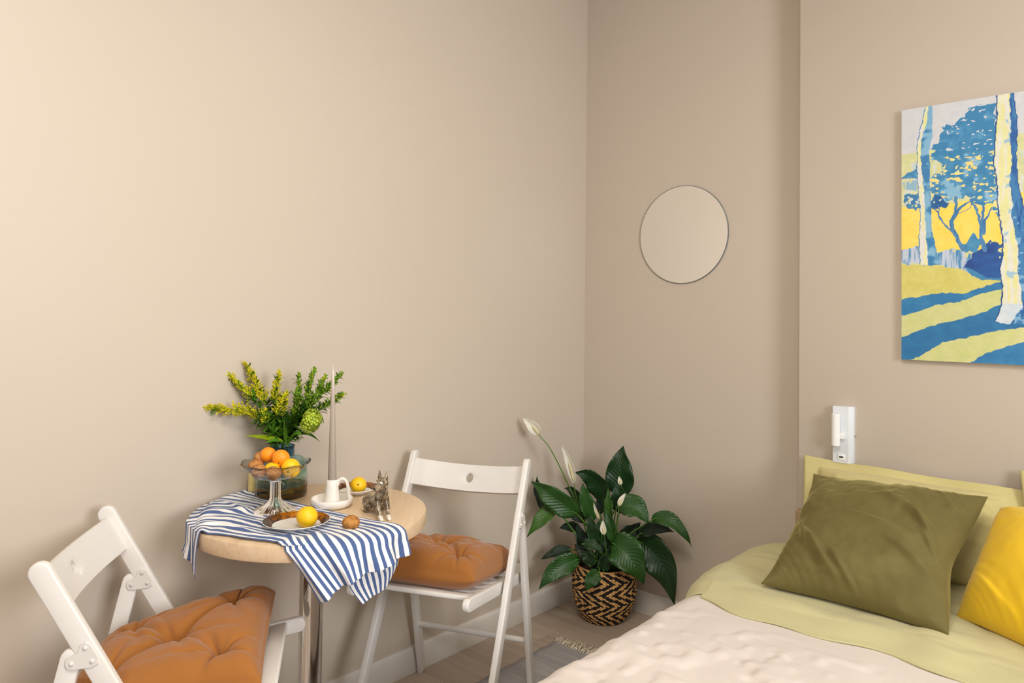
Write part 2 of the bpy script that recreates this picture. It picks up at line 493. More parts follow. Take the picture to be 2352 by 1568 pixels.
    put(inside([(-0.005,0.137),(0.045,0.1532),(0.0962,0.1736),(0.1654,0.185),(0.2131,0.207),(0.2709,0.2228),(0.3332,0.2326),(0.333,0.169),(0.2708,0.1768),(0.2224,0.152),(0.1749,0.1349),(0.1062,0.1169),(0.045,0.0926),(-0.005,0.0667)], qw), (204, 208, 136), (212, 210, 150), n1+.5)
    put(inside([(-0.005,0.0667),(0.045,0.0926),(0.1062,0.1169),(0.1749,0.1349),(0.2224,0.152),(0.2708,0.1795),(0.333,0.169),(0.3329,0.1118),(0.2408,0.0955),(0.1749,0.0726),(0.1161,0.0605),(0.0758,0.0305),(0.0346,0.0014),(-0.005,-0.0001)], qw), LB, LG, n1+.5)
    put(inside([(0.0346,0.0014),(0.0758,0.0305),(0.1161,0.0605),(0.1749,0.0738),(0.2408,0.0955),(0.3329,0.1118),(0.3328,0.0705),(0.2591,0.0441),(0.2221,0.026),(0.1891,0.0013),(0.0346,-0.0234)], qw), (204, 208, 136), (214, 212, 150), n1+.5)
    put(inside([(0.1881,0.0001),(0.2221,0.026),(0.2591,0.0441),(0.3328,0.0715),(0.3325,-0.0109),(0.1881,-0.0198)], qw), LB, (58, 134, 186), n1+.3)
    # trunks
    t1 = [(0.0685,0.8004),(0.0617,0.7551),(0.0477,0.699),(0.0451,0.6557),(0.0461,0.5914),(0.0518,0.5152),(0.0544,0.4569),(0.0502,0.376),(0.0544,0.2994),(0.1103,0.2975),(0.0988,0.3504),(0.0872,0.4084),(0.0852,0.4889),(0.0812,0.5469),(0.0812,0.6161),(0.0787,0.6568),(0.0884,0.7074),(0.0879,0.7998)]
    put(inside(t1, qw), (132, 182, 212), (58, 128, 180), np.where(q[:, 1] > 0.7387, 0.1, n1*2.6+.55))
    t1l = [(0.0685,0.8004),(0.0617,0.7551),(0.0477,0.699),(0.0451,0.6557),(0.0461,0.5914),(0.0518,0.5152),(0.0544,0.4569),(0.0502,0.376),(0.0544,0.2994),(0.076,0.2998),(0.0719,0.3806),(0.0683,0.4442),(0.0648,0.5371),(0.0586,0.5899),(0.0555,0.6601),(0.0607,0.7175),(0.0741,0.7443),(0.0772,0.7989)]
    put(inside(t1l, qw), (224, 224, 222), (232, 230, 158), n3*2+.35)
    put(near([(0.0685,0.8004),(0.0617,0.7551),(0.0477,0.699),(0.0451,0.6557),(0.0461,0.5914),(0.0518,0.5152),(0.0544,0.4569),(0.0502,0.376),(0.0544,0.2994)], 0.0011, qw), (56, 124, 176))
    t2s = [(0.288,0.8017),(0.2997,0.7994),(0.3085,0.7167),(0.3064,0.5983),(0.3107,0.5332),(0.3238,0.4622),(0.3271,0.4032),(0.3438,0.1215),(0.2954,0.1206)]
    put(inside(t2s, qw), (62, 128, 182), (34, 92, 160), n3*1.6+.4)
    put(inside(t2s, qw) & (q[:, 1] < 0.4907) & (n2 > 0.25), (124, 172, 208))
    t2l = [(0.2584,0.8019),(0.2592,0.7414),(0.254,0.6819),(0.2502,0.6056),(0.2579,0.539),(0.2609,0.4677),(0.2717,0.3745),(0.2716,0.3311),(0.2651,0.2771),(0.2713,0.2228),(0.2703,0.1795),(0.2538,0.1295),(0.2684,0.12),(0.2887,0.1194),(0.3212,0.1689),(0.3161,0.2222),(0.3091,0.2758),(0.3102,0.34),(0.2944,0.4378),(0.2967,0.4915),(0.2901,0.5355),(0.2961,0.5888),(0.2926,0.6543),(0.2919,0.7358),(0.2907,0.8012)]
    put(inside(t2l, qw), (226, 226, 214), (230, 226, 158), n3*1.8+.5)
    put(inside(t2l, qw) & (n1 > 0.34) & (U > 0.2761), (164, 196, 214))
    put(inside(t2l, qw) & (q[:, 1] < 0.1792), (214, 222, 226), (190, 210, 222), n1+.4)
    put(near([(0.2584,0.8019),(0.2592,0.7414),(0.254,0.6819),(0.2502,0.6056),(0.2579,0.539),(0.2609,0.4677),(0.2717,0.3745),(0.2716,0.3311),(0.2651,0.2771),(0.2713,0.2228),(0.2703,0.1795),(0.2538,0.1295)], 0.0017, qw), (26, 78, 142))
    put(near([(0.2997,0.7994),(0.3085,0.7167),(0.3064,0.5983),(0.3107,0.5332),(0.3238,0.4622),(0.3271,0.4032)], 0.0013, qw), (28, 82, 146))
    col2 = np.clip(col*(1 + 0.025*n2[:, None]), 0, 255)/255.0
    lc = np.where(col2 <= 0.04045, col2/12.92, ((col2+0.055)/1.055)**2.4)
    nx, nz = X.shape
    vid = np.arange(nx*nz).reshape(nx, nz)
    fa = np.stack([vid[:-1, :-1], vid[1:, :-1], vid[1:, 1:], vid[:-1, 1:]], -1).reshape(-1, 4)
    me = bpy.data.meshes.new('painted_picture')
    me.vertices.add(nx*nz); me.vertices.foreach_set('co', np.c_[X.ravel(), -T0-0.0006 - 0.0004*np.abs(n4), Z.ravel()].astype(np.float32).ravel())
    me.loops.add(fa.size); me.loops.foreach_set('vertex_index', fa.ravel().astype(np.int32))
    me.polygons.add(len(fa)); me.polygons.foreach_set('loop_start', (np.arange(len(fa))*4).astype(np.int32))
    me.update(calc_edges=True)
    me.polygons.foreach_set('use_smooth', np.ones(len(fa), bool))
    ca = me.color_attributes.new('paint', 'FLOAT_COLOR', 'POINT')
    ca.data.foreach_set('color', np.c_[lc, np.ones(len(lc))].astype(np.float32).ravel())
    m = NT('acrylic_paint'); at = m.new('ShaderNodeAttribute', attribute_name='paint'); m.base(at.outputs['Color']); m.set(Roughness=0.55)
    m.bump(m.noise(m.mapping(m.coord(), (1, 1, 1)), 260, 3), 0.12, 0.0006)
    me.materials.append(m.m)
    o = bpy.data.objects.new('painted_picture', me); COL.objects.link(o); o.parent = root
painting()

# ---------------------------------------------------------------- white reading lamp with a USB socket
M_WP = simple('white_lacquered_metal', (228, 232, 236), 0.35, 0.01)
M_WP2 = simple('white_plastic', (246, 246, 244), 0.3, 0.01)
M_BLACK = simple('black_plastic', (22, 22, 24), 0.4)
lamp = thing('wall_reading_lamp', (1.1465, -0.08, 0.851), 'slim white reading lamp with tube and socket above the pillow', 'lamp')
hw, hh = 0.0315, 0.0945
from_bm('back_plate', bm_prism([(-hw, 0), (hw, 0), (hw, -0.012), (hw-0.013, -0.026), (-hw, -0.026)], -hh, hh, 'z', 0.0015), M_WP, lamp)
V, F = lathe([(0, 0), (0.012, 0), (0.0135, 0.0015), (0.0135, 0.1045), (0.012, 0.106), (0, 0.106)], 32)
o = mk('lamp_tube', V + np.array((-0.0165, -0.043, -0.036)), F, M_WP2, lamp, sharp=40)
bmc = bm_box(-0.006, 0.0095, -0.044, -0.025, -0.012, 0.008, 0.002)
from_bm('tube_clip', bmc, M_WP2, lamp)
sock = from_bm('usb_socket', bm_box(-0.015, 0.008, -0.028, -0.0255, -0.084, -0.065, 0.001), M_WP2, lamp)
from_bm('socket_slot', bm_box(-0.010, 0.003, -0.0285, -0.0275, -0.0765, -0.0715), M_BLACK, sock, smooth=False)
from_bm('switch', bm_box(0.0312, 0.0345, -0.008, -0.003, -0.006, -0.001, 0.0008), simple('grey_switch', (150, 150, 150), 0.4), lamp)

# ---------------------------------------------------------------- round table
TCX, TCY, TZ, TR = 0.3103, -1.5965, 0.73, 0.2915
def wood_mat(name, a, b, c, axis_scale=(2.5, 40, 40), rot=0.0):
    m = NT(name); v = m.mapping(m.coord(), (1, 1, 1), (0, 0, rot))
    g = m.noise(m.mapping(v, axis_scale), 1.0, 5, 0.62, 0.35)
    g2 = m.noise(m.mapping(v, tuple(x*0.25 for x in axis_scale)), 1.0, 2)
    c1 = m.ramp(g, [(0.28, lin(a)), (0.5, lin(b)), (0.75, lin(c))])
    m.base(m.mix(m.mathn('MULTIPLY', g2, 0.4), c1, lin(a))); m.set(Roughness=0.45); m.bump(g, 0.06, 0.0005)
    return m.m
M_OAK = wood_mat('pale_oak_laminate', (204, 174, 137), (223, 195, 160), (232, 208, 177), rot=0.75)
def chrome(name, col=(0.82, 0.8, 0.77), rough=0.12):
    m = NT(name); m.p.inputs['Base Color'].default_value = (*col, 1); m.set(Metallic=1.0, Roughness=rough); return m.m
M_CHROME = chrome('polished_chrome')
table = thing('round_table', (TCX, TCY, 0), 'small round pale oak table on a chrome column with towel and fruit on it', 'table')
tt = 0.038
pr_ = [(0, TZ), (TR-0.004, TZ), (TR-0.0012, TZ-0.0012), (TR, TZ-0.004), (TR, TZ-tt+0.004), (TR-0.0012, TZ-tt+0.0012), (TR-0.004, TZ-tt), (0, TZ-tt)]
V, F = lathe(pr_, 128)
mk('table_top', V, F, M_OAK, table, sharp=35)
V, F = lathe([(0.03, 0.03), (0.03, TZ-tt-0.006), (0.095, TZ-tt-0.006), (0.095, TZ-tt)], 64)
mk('column', V, F, M_CHROME, table, sharp=30)
V, F = lathe([(0, 0.0), (0.2, 0.0), (0.205, 0.004), (0.2, 0.012), (0.12, 0.024), (0.045, 0.03), (0.038, 0.05), (0.0, 0.05)], 64)
mk('base_disc', V, F, M_CHROME, table, sharp=30)

# ---------------------------------------------------------------- folding chairs
M_CHAIR = simple('white_painted_beech', (232, 228, 222), 0.38, 0.02, bump=0.05, bscale=90)
M_HINGE = simple('white_hinge_plastic', (224, 220, 214), 0.35, 0.01)
M_RIVET = simple('rivet_heads', (206, 203, 198), 0.3, 0.01)

def backrest_mesh():
    hw, hh, rx, rz, t = 0.1895, 0.0445, 0.0125, 0.0155, 0.015
    ang = list(np.linspace(0, 2*PI, 64, endpoint=False)) + [math.atan2(s1*hh, s2*hw) % (2*PI) for s1 in (1, -1) for s2 in (1, -1)]
    ang = np.array(sorted(ang)); n = len(ang)
    inner = np.c_[rx*np.cos(ang), rz*np.sin(ang)]
    k = np.minimum(hw/np.maximum(np.abs(np.cos(ang)), 1e-9), hh/np.maximum(np.abs(np.sin(ang)), 1e-9))
    outer = np.c_[k*np.cos(ang), k*np.sin(ang)]
    rings = [inner*(1-s)+outer*s for s in (0, .12, .3, .5, .75, .97, 1.0)]
    bm = bmesh.new(); L = []
    for side in (0, 1):
        R = []
        for ri, r in enumerate(rings):
            dz = t/2 - (0.0025 if ri in (0, 6) else 0)
            R.append([bm.verts.new((p[0], (dz if side else -dz) - 0.032*(1-(p[0]/hw)**2), p[1])) for p in r])
        L.append(R)
    for side in (0, 1):
        R = L[side]
        for i in range(len(R)-1):
            for j in range(n):
                bm.faces.new((R[i][j], R[i][(j+1) % n], R[i+1][(j+1) % n], R[i+1][j]))
    for R0, R1 in ((L[0][0], L[1][0]), (L[0][-1], L[1][-1])):
        for j in range(n): bm.faces.new((R0[j], R0[(j+1) % n], R1[(j+1) % n], R1[j]))
    bmesh.ops.recalc_face_normals(bm, faces=bm.faces[:])
    # tilt to the slant of the posts: front normal leans up
    a = math.atan2(0.5435, 1.0)
    bmesh.ops.rotate(bm, verts=bm.verts[:], cent=(0, 0, 0), matrix=Matrix.Rotation(a, 3, 'X'))
    return bm

SEAT_TILT = math.atan(0.17)
def seat_z(y): return 0.418 + 0.17*(y-0.033)
def make_chair(label):
    t = thing('folding_chair', (0, 0, 0), label, 'chair', 'white folding chairs')
    sl = 0.5435
    py = lambda z: (0.77 - z)*sl
    for sx in (-1, 1):
        x = sx*0.199
        prof = stadium((py(0.0), 0.0), (py(0.757), 0.757), 0.04, True, False, 12)
        # flat cut at the floor
        prof = [(a if b > 0.0005 else a, max(b, 0.0)) for a, b in prof]
        from_bm('post', bm_prism(prof, x-0.0095, x+0.0095, 'x', 0.004, 3), M_CHAIR, t)
        prof = stadium((-0.072, 0.0), (0.062, 0.596), 0.036, True, False, 10)
        prof = [(a, max(b, 0.0)) for a, b in prof]
        from_bm('rear_leg', bm_prism(prof, x-0.0085, x+0.0085, 'x', 0.003, 2), M_CHAIR, t)
        prof = stadium((0.018, 0.397), (0.450, 0.4705), 0.036, False, False, 10)
        xr = sx*0.1735
        from_bm('seat_rail', bm_prism(prof, xr-0.0095, xr+0.0095, 'x', 0.004, 3), M_CHAIR, t)
        for side in (1, -1):
            xp = x + sx*side*(0.0095 if side > 0 else 0.0095)
            a0, a1 = sorted((xp, xp + sx*side*0.003))
            pl = [(0.054, 0.588), (0.058, 0.579), (0.070, 0.577), (0.100, 0.579), (0.111, 0.585), (0.110, 0.597), (0.097, 0.622), (0.088, 0.627), (0.079, 0.621), (0.075, 0.609), (0.064, 0.602), (0.056, 0.597)]
            hp = from_bm('hinge_plate', bm_prism(pl, a0, a1, 'x', 0.001, 1), M_HINGE, t)
            for (ry, rz) in ((0.065, 0.589), (0.100, 0.591), (0.088, 0.616)):
                V, F = lathe([(0.0045, 0), (0.0042, 0.0012), (0.0028, 0.0023), (0.0, 0.0027)], 16)
                s = sx*side
                Vx = np.c_[s*V[:, 2] + (a1 if s > 0 else a0), V[:, 0]*1.0 + ry, V[:, 1]*s + rz]
                mk('rivet', Vx, F, M_RIVET if side < 0 else M_HINGE, hp)
    zc = 0.717
    from_bm('backrest', backrest_mesh(), M_CHAIR, t, loc=(0, py(zc)-0.002, zc-0.006))
    for k in range(6):
        y0 = 0.066 + k*0.067
        bms = bm_box(-0.164, 0.164, -0.025, 0.025, -0.007, 0.007, 0.005, 3)
        bmesh.ops.rotate(bms, verts=bms.verts[:], cent=(0, 0, 0), matrix=Matrix.Rotation(SEAT_TILT, 3, 'X'))
        from_bm('seat_slat', bms, M_CHAIR, t, loc=(0, y0, seat_z(y0)-0.008))
    for (yy, zz, rr) in ((0.030, 0.458, 0.008), (-0.031, 0.18, 0.009)):
        V, F = tube([(-0.192, yy, zz), (0.192, yy, zz)], rr, 16); mk('rung', V, F, M_CHAIR, t, sharp=50)
    return t
def copy_thing(root):
    r = root.copy(); COL.objects.link(r)
    for ch in list(root.children):
        c = ch.copy(); COL.objects.link(c); c.parent = r
        for g in list(ch.children):
            d = g.copy(); COL.objects.link(d); d.parent = c
    return r
CHA = (0.235, -0.950, -156.27)
CHB = (0.2385, -2.129, -34.81)
chair_a = make_chair('white folding chair by the potted plant, its seat front under the table')
chair_b = copy_thing(chair_a)
chair_b['label'] = 'white folding chair in the lower left corner, turned towards the table'
for c, (x, y, a) in ((chair_a, CHA), (chair_b, CHB)):
    c.location = (x, y, 0.0); c.rotation_euler = (0, 0, math.radians(a))

# ---------------------------------------------------------------- tufted chair cushions
def fabric(name, col, weave=900, rough=0.85, sheen=0.25, bump=0.12, var=0.07):
    m = NT(name); v = m.coord(); c = lin(col)
    f = m.noise(v, 9, 4)
    m.base(m.mix(f, tuple(x*(1-var) for x in c[:3]) + (1,), tuple(min(1, x*(1+var)) for x in c[:3]) + (1,)))
    m.set(Roughness=rough); m.p.inputs['Sheen Weight'].default_value = sheen; m.p.inputs['Specular IOR Level'].default_value = 0.2
    h = m.mathn('ADD', m.noise(v, weave, 2), m.mathn('MULTIPLY', m.noise(v, 60, 3), 1.2))
    m.bump(h, bump, 0.0012)
    return m.m
M_CUSH = fabric('caramel_cotton', (160, 102, 46))
M_CUSH_T = fabric('caramel_tuft_thread', (150, 84, 26))

def cushion_mesh(w, d, t, tufts, seed, n=130, corner=0.0, lift=None):
    u = np.linspace(-1, 1, n)
    uu = np.sign(u)*np.abs(u)**0.8
    X, Y = np.meshgrid(uu, uu, indexing='ij')
    x = X.ravel(); y = Y.ravel()
    ex = np.clip(1-np.abs(x)**5, 0, 1); ey = np.clip(1-np.abs(y)**5, 0, 1)
    h = (ex*ey)**0.5
    px = x*w/2*(1-0.035*(1-y*y)) ; py = y*d/2*(1-0.035*(1-x*x))
    top = t*0.62*h; bot = -t*0.38*h
    dip = np.zeros(len(x)); wr = np.zeros(len(x))
    for k, (tx, ty, dep) in enumerate(tufts):
        dx, dy = px-tx, py-ty; r = np.hypot(dx, dy); ph = np.arctan2(dy, dx)
        dip += dep*np.exp(-(r/0.030)**1.05)
        m = 5 + (k % 3)
        wr -= 0.017*np.exp(-r/0.065)*(1-np.exp(-(r/0.010)**2))*np.abs(np.cos(ph*m/2 + seed + k*1.7 + 0.5*np.sin(ph*2+k)))**14
    for i in range(len(tufts)):
        for j in range(i+1, len(tufts)):
            a = np.array(tufts[i][:2]); b = np.array(tufts[j][:2]); dd = b-a; L = np.hypot(*dd)
            if L > 0.17: continue
            tt_ = ((px-a[0])*dd[0]+(py-a[1])*dd[1])/L**2
            q = np.abs((px-a[0])*dd[1]-(py-a[1])*dd[0])/L
            wr -= 0.010*np.exp(-(q/0.010)**1.3)*((tt_ > -0.05) & (tt_ < 1.05))
            wr += 0.003*np.exp(-((q-0.02)/0.02)**2)*((tt_ > 0) & (tt_ < 1))
    nz = fbm(np.c_[px, py]*14, seed)*0.004 + fbm(np.c_[px*40, py*18], seed+9, 2)*0.0016
    ed = 1 - np.clip((ex*ey), 0, 1)
    nz = nz + 0.0022*ed*np.sin((px*ey + py*ex)*260 + seed)*h**2
    top = top - dip*h + (wr + nz)*np.minimum(1, h*1.2)
    if lift is not None: l = lift(x, y)
    else: l = np.zeros(len(x))
    cz = corner*np.maximum(0, np.abs(x*y)-0.55)
    Vt = np.c_[px, py, top + l + cz]; Vb = np.c_[px, py, bot + l + cz]
    V = np.vstack((Vt, Vb))
    F = grid_faces(n, n) + grid_faces(n, n, n*n, True)
    idx = np.arange(n*n).reshape(n, n)
    ring = list(idx[:-1, 0]) + list(idx[-1, :-1]) + list(idx[1:, -1][::-1]) + list(idx[0, 1:][::-1])
    for i in range(len(ring)):
        a, b = ring[i], ring[(i+1) % len(ring)]
        F.append((a, b, b+n*n, a+n*n)[::-1])
    return V, F
def cushion(label, loc, rotz, tilt, mesh, tufts, seed):
    t = thing('chair_cushion', loc, label, 'cushion', 'caramel tufted chair cushions')
    t.rotation_euler = (tilt[0], tilt[1], rotz)
    V, F = mesh
    mk('cover', V, F, M_CUSH, t)
    return t
tA = [(-0.11, -0.11, 0.050), (0.11, -0.11, 0.052), (-0.11, 0.11, 0.048), (0.11, 0.11, 0.056), (0.0, 0.0, 0.066)]
def at_chair(ch, ly, lx=0.0):
    a = math.radians(ch[2])
    return (ch[0] + lx*math.cos(a) - ly*math.sin(a), ch[1] + lx*math.sin(a) + ly*math.cos(a))
xa, ya = at_chair(CHA, 0.228, 0.012)
cushion('caramel tufted cushion on the white chair by the plant, half behind the towel', (xa, ya, seat_z(0.228)+0.040), math.radians(CHA[2]), (SEAT_TILT, 0), cushion_mesh(0.38, 0.385, 0.125, tA, 3), tA, 3)
xb, yb = at_chair(CHB, 0.212, 0.025)
cushion('caramel tufted cushion with a raised corner on the lower left chair', (xb, yb, seat_z(0.212)+0.042), math.radians(CHB[2]), (SEAT_TILT, 0),
        cushion_mesh(0.385, 0.385, 0.13, tA, 5, lift=lambda x, y: 0.034*np.clip((y-x)/2, 0, 1)**1.6), tA, 5)

# ---------------------------------------------------------------- striped towel draped over the table edge
def towel():
    ctrl_px = None
    BACK = [(-0.0617,-1.63,0.733),(0.039,-1.6235,0.733),(0.138,-1.6133,0.733),(0.2318,-1.5973,0.733),(0.3619,-1.5767,0.733),(0.4994,-1.5569,0.733),(0.5939,-1.536,0.733)]
    FRONT = [(0.3054,-1.9021,0.731),(0.3248,-1.8788,0.733),(0.3653,-1.8576,0.733),(0.417,-1.8428,0.733),(0.461,-1.8219,0.733),(0.4864,-1.81,0.733),(0.5027,-1.8067,0.732)]
    RIM = [(0.5939,-1.536,0.733),(0.602,-1.5906,0.734),(0.6011,-1.6421,0.734),(0.5869,-1.6912,0.734),(0.5604,-1.7427,0.734),(0.5314,-1.7791,0.733),(0.5027,-1.8067,0.732)]
    LRIM = [(-0.0617,-1.63,0.733),(0.0068,-1.6964,0.733),(0.0719,-1.7547,0.733),(0.1393,-1.8062,0.733),(0.205,-1.8498,0.733),(0.2563,-1.8797,0.732),(0.3047,-1.9028,0.731)]
    END = [(0.6174,-1.5262,0.6699),(0.6351,-1.5866,0.6694),(0.6374,-1.6404,0.6647),(0.6303,-1.6848,0.6571),(0.6203,-1.7097,0.6469),(0.6086,-1.7328,0.6322),(0.5928,-1.7571,0.6133)]
    MID = [(0.6088,-1.529,0.7026),(0.6253,-1.5933,0.7035),(0.6266,-1.645,0.7011),(0.6185,-1.6898,0.6965),(0.6015,-1.7291,0.6926),(0.5782,-1.7621,0.6858),(0.5501,-1.7898,0.6926)]
    LHANG = [(0.4185,-1.8763,0.8344),(0.386,-1.8868,0.8112),(0.3688,-1.9009,0.7895),(0.3371,-1.9053,0.7628),(0.3083,-1.9065,0.7355),(0.3007,-1.9064,0.7023),(0.3025,-1.9064,0.6643)]
    nj = 7
    cols = []
    B = np.array(BACK); Fr = np.array(FRONT); R = np.array(RIM); LR = np.array(LRIM)
    C = np.array((TCX, TCY))
    LH = []
    for j in range(nj):      # the left end hangs down outside the rim
        d = LR[j, :2]-C; d /= np.linalg.norm(d)
        drop = (0.05, 0.055, 0.06, 0.062, 0.066, 0.078, 0.096)[j]
        LH.append((*(C + d*(TR+0.008)), TZ-drop))
    LR2 = LR.copy()
    for j in range(nj):
        d = LR[j, :2]-C; L = np.linalg.norm(d); LR2[j, :2] = C + d/L*min(L, TR+0.004)
    cols.append(np.array(LH)); cols.append(LR2)
    s = np.linspace(0, 1, nj)
    for i in range(1, 6):
        b, f = B[i], Fr[i]
        w = s[:, None]
        line = b*(1-w) + f*w
        k = i/6.0
        cols.append(line)
    cols.append(R)
    cols.append(np.array(MID)); cols.append(np.array(END))
    net = np.stack(cols, 0)                  # u (along stripes) x v (across)
    nu, nv = 200, 150
    S = surf(net, nu, nv).reshape(-1, 3)
    uu, vv = np.meshgrid(np.linspace(0, 1, nu), np.linspace(0, 1, nv), indexing='ij')
    uu = uu.ravel(); vv = vv.ravel()
    rad = np.hypot(S[:, 0]-TCX, S[:, 1]-TCY)
    on = rad < TR-0.004
    # folds: shallow ridges running along the stripes
    wr = np.abs(fbm(np.c_[uu*3.2, vv*9.0], 5, 2))*0.008 + np.abs(fbm(np.c_[uu*9, vv*20], 8, 2))*0.0022
    for (u0, v0, u1, v1, a, w) in ((0.12, 0.62, 0.36, 0.42, 0.006, 0.05), (0.1, 0.8, 0.45, 0.86, 0.008, 0.03), (0.3, 0.35, 0.5, 0.25, 0.007, 0.03), (0.5, 0.72, 0.8, 0.62, 0.010, 0.04), (0.52, 0.86, 0.8, 0.85, 0.008, 0.03), (0.15, 0.3, 0.3, 0.55, 0.006, 0.03)):
        d = np.array((u1-u0, v1-v0)); L = d@d
        t = np.clip(((uu-u0)*d[0]+(vv-v0)*d[1])/L, 0, 1)
        dist = np.hypot(uu-u0-t*d[0], vv-v0-t*d[1]); side = np.sign((uu-u0)*d[1]-(vv-v0)*d[0])
        wr += a*np.exp(-(dist/w)**2)*np.sin(PI*np.clip(t, 0.02, 0.98))*np.where(side > 0, 1, np.exp(-(dist/(w*0.55))**2))
    plates = ((PLX, PLY, 0.09), (STX, STY, 0.058), (HOX, HOY, 0.058))
    flat = np.ones(len(S))
    for (x, y, r) in plates:
        dd = np.hypot(S[:, 0]-x, S[:, 1]-y); flat *= np.clip((dd-r*0.8)/0.03, 0, 1)
    z = S[:, 2].copy()
    edge = np.clip((TR-rad)/0.03, 0, 1)
    S[:, 2] = np.where(rad < TR+0.002, np.maximum(S[:, 2], TZ+0.0022) + wr*flat*(0.25+0.75*edge), S[:, 2])
    # hanging end: vertical flutes
    d = np.c_[S[:, 0]-TCX, S[:, 1]-TCY]; d /= np.linalg.norm(d, axis=1)[:, None]
    hang = np.clip((TZ-0.004-z)/0.05, 0, 1)
    fl = 0.009*np.sin(vv*19+1.0+uu*2)*hang + 0.004*np.sin(vv*43)*hang
    rad2 = np.hypot(S[:, 0]-TCX, S[:, 1]-TCY)
    need = np.where((rad > TR-0.004) & (z < TZ+0.001) & (rad2 + fl < TR+0.003), TR+0.003-rad2-fl, 0)
    S[:, :2] += d*(fl+need)[:, None]
    mb = MB(); mb.add(S, grid_faces(nu, nv), np.c_[vv, uu])
    # folded-under layer that shows below the hanging end
    UT = [(0.6021,-1.5469,0.6744),(0.6102,-1.6022,0.6713),(0.6085,-1.65,0.666),(0.5973,-1.6935,0.6521)]
    UM = [(0.6007,-1.5506,0.6545),(0.6072,-1.5891,0.6373),(0.6064,-1.638,0.63),(0.5985,-1.6798,0.6217)]
    UB = [(0.5988,-1.5516,0.6461),(0.6042,-1.5887,0.6063),(0.605,-1.6241,0.5963),(0.6019,-1.6531,0.584)]
    net2 = np.stack([np.array(UT), np.array(UM), np.array(UB)], 0)
    S2 = surf(net2, 40, 90).reshape(-1, 3)
    u2, v2 = np.meshgrid(np.linspace(0.9, 1, 40), np.linspace(0.04, 0.66, 90), indexing='ij')
    mb.add(S2, grid_faces(40, 90), np.c_[v2.ravel(), u2.ravel()])
    m = NT('blue_striped_cotton'); uv = m.coord('UV')
    sep = m.new('ShaderNodeSeparateXYZ'); m.link(uv, sep.inputs[0])
    v0 = m.mathn('MULTIPLY', sep.outputs[0], 15.0)
    fr = m.mathn('FRACT', m.mathn('ADD', v0, 0.25))
    tri = m.mathn('ABSOLUTE', m.mathn('SUBTRACT', fr, 0.25))
    st = m.ramp(tri, [(0.235, (1, 1, 1, 1)), (0.262, (0, 0, 0, 1))])
    wv = m.noise(m.mapping(uv, (700, 900, 1)), 1.0, 2)
    blue = m.mix(m.mathn('MULTIPLY', wv, 0.55), lin((54, 78, 130)), lin((106, 128, 172)))
    white = m.mix(wv, lin((232, 230, 228)), lin((248, 246, 244)))
    m.base(m.mix(st, white, blue)); m.set(Roughness=0.9); m.p.inputs['Sheen Weight'].default_value = 0.15
    m.bump(m.noise(m.mapping(uv, (500, 900, 1)), 1.0, 2), 0.2, 0.0006)
    V, F = mb.get()
    o = mk('striped_towel', V, F, m.m, uv=mb.uv(), loc=(TCX, TCY, TZ), world_verts=True)
    so = o.modifiers.new('thickness', 'SOLIDIFY'); so.thickness = 0.0016; so.offset = 0
    props(o, 'blue and white striped cotton towel draped over the edge of the round table', 'towel')
PLX, PLY = (0.4154,-1.709)
STX, STY = (0.2641,-1.6772)
HOX, HOY = 0.3150, -1.5420
towel()

# ---------------------------------------------------------------- things on the table
TOP = TZ + 0.0035
def glass(name, col=(1, 1, 1), rough=0.0, ior=1.46):
    m = NT(name); m.p.inputs['Base Color'].default_value = (*col, 1)
    m.set(Roughness=rough, IOR=ior); m.p.inputs['Transmission Weight'].default_value = 1.0
    return m
M_GLASS = glass('clear_pressed_glass', (0.985, 0.985, 0.975), 0.06, 1.42).m

# pressed glass fruit stand
stand = thing('fruit_stand', (STX, STY, TOP), 'clear pressed glass fruit stand heaped with oranges and brown fruit', 'fruit stand')
def scal(n, amp, mask):
    return lambda t: 1 + amp*np.asarray(mask)*(abs(math.cos(n*t/2))-0.5)
prof = [(0.0, 0.0880), (0.020, 0.0880), (0.048, 0.0885), (0.0555, 0.0915), (0.0630, 0.104), (0.0840, 0.1240), (0.0858, 0.1250), (0.0840, 0.1267), (0.0810, 0.1255), (0.0605, 0.1060), (0.0530, 0.0945), (0.046, 0.0915), (0.0, 0.0915)]
msk = [0, 0, 0, .1, .5, 1, 1, 1, 1, .5, .1, 0, 0]
V, F = lathe(prof, 96, scallop=scal(10, 0.055, msk))
V = V.reshape(len(prof), 96, 3)
th = np.linspace(0, 2*PI, 96, endpoint=False)
for i, k in enumerate(msk): V[i, :, 2] += 0.0045*k*(np.abs(np.cos(5*th))-0.5)
mk('bowl', V.reshape(-1, 3), F, M_GLASS, stand, sharp=40)
prof = [(0.0, 0.0876), (0.03, 0.0876), (0.022, 0.083), (0.0145, 0.078), (0.0130, 0.070), (0.0132, 0.036), (0.0160, 0.029), (0.0245, 0.020), (0.039, 0.0115), (0.0500, 0.0070), (0.0530, 0.004), (0.0525, 0.0), (0.047, 0.0), (0.03, 0.010), (0.0, 0.014)]
msk = [0, 0, .4, 1, 1, 1, 1, 1, .8, .6, .4, .4, .3, 0, 0]
V, F = lathe(prof, 80, scallop=scal(10, 0.10, msk))
mk('stem_and_foot', V, F, M_GLASS, stand, sharp=25)

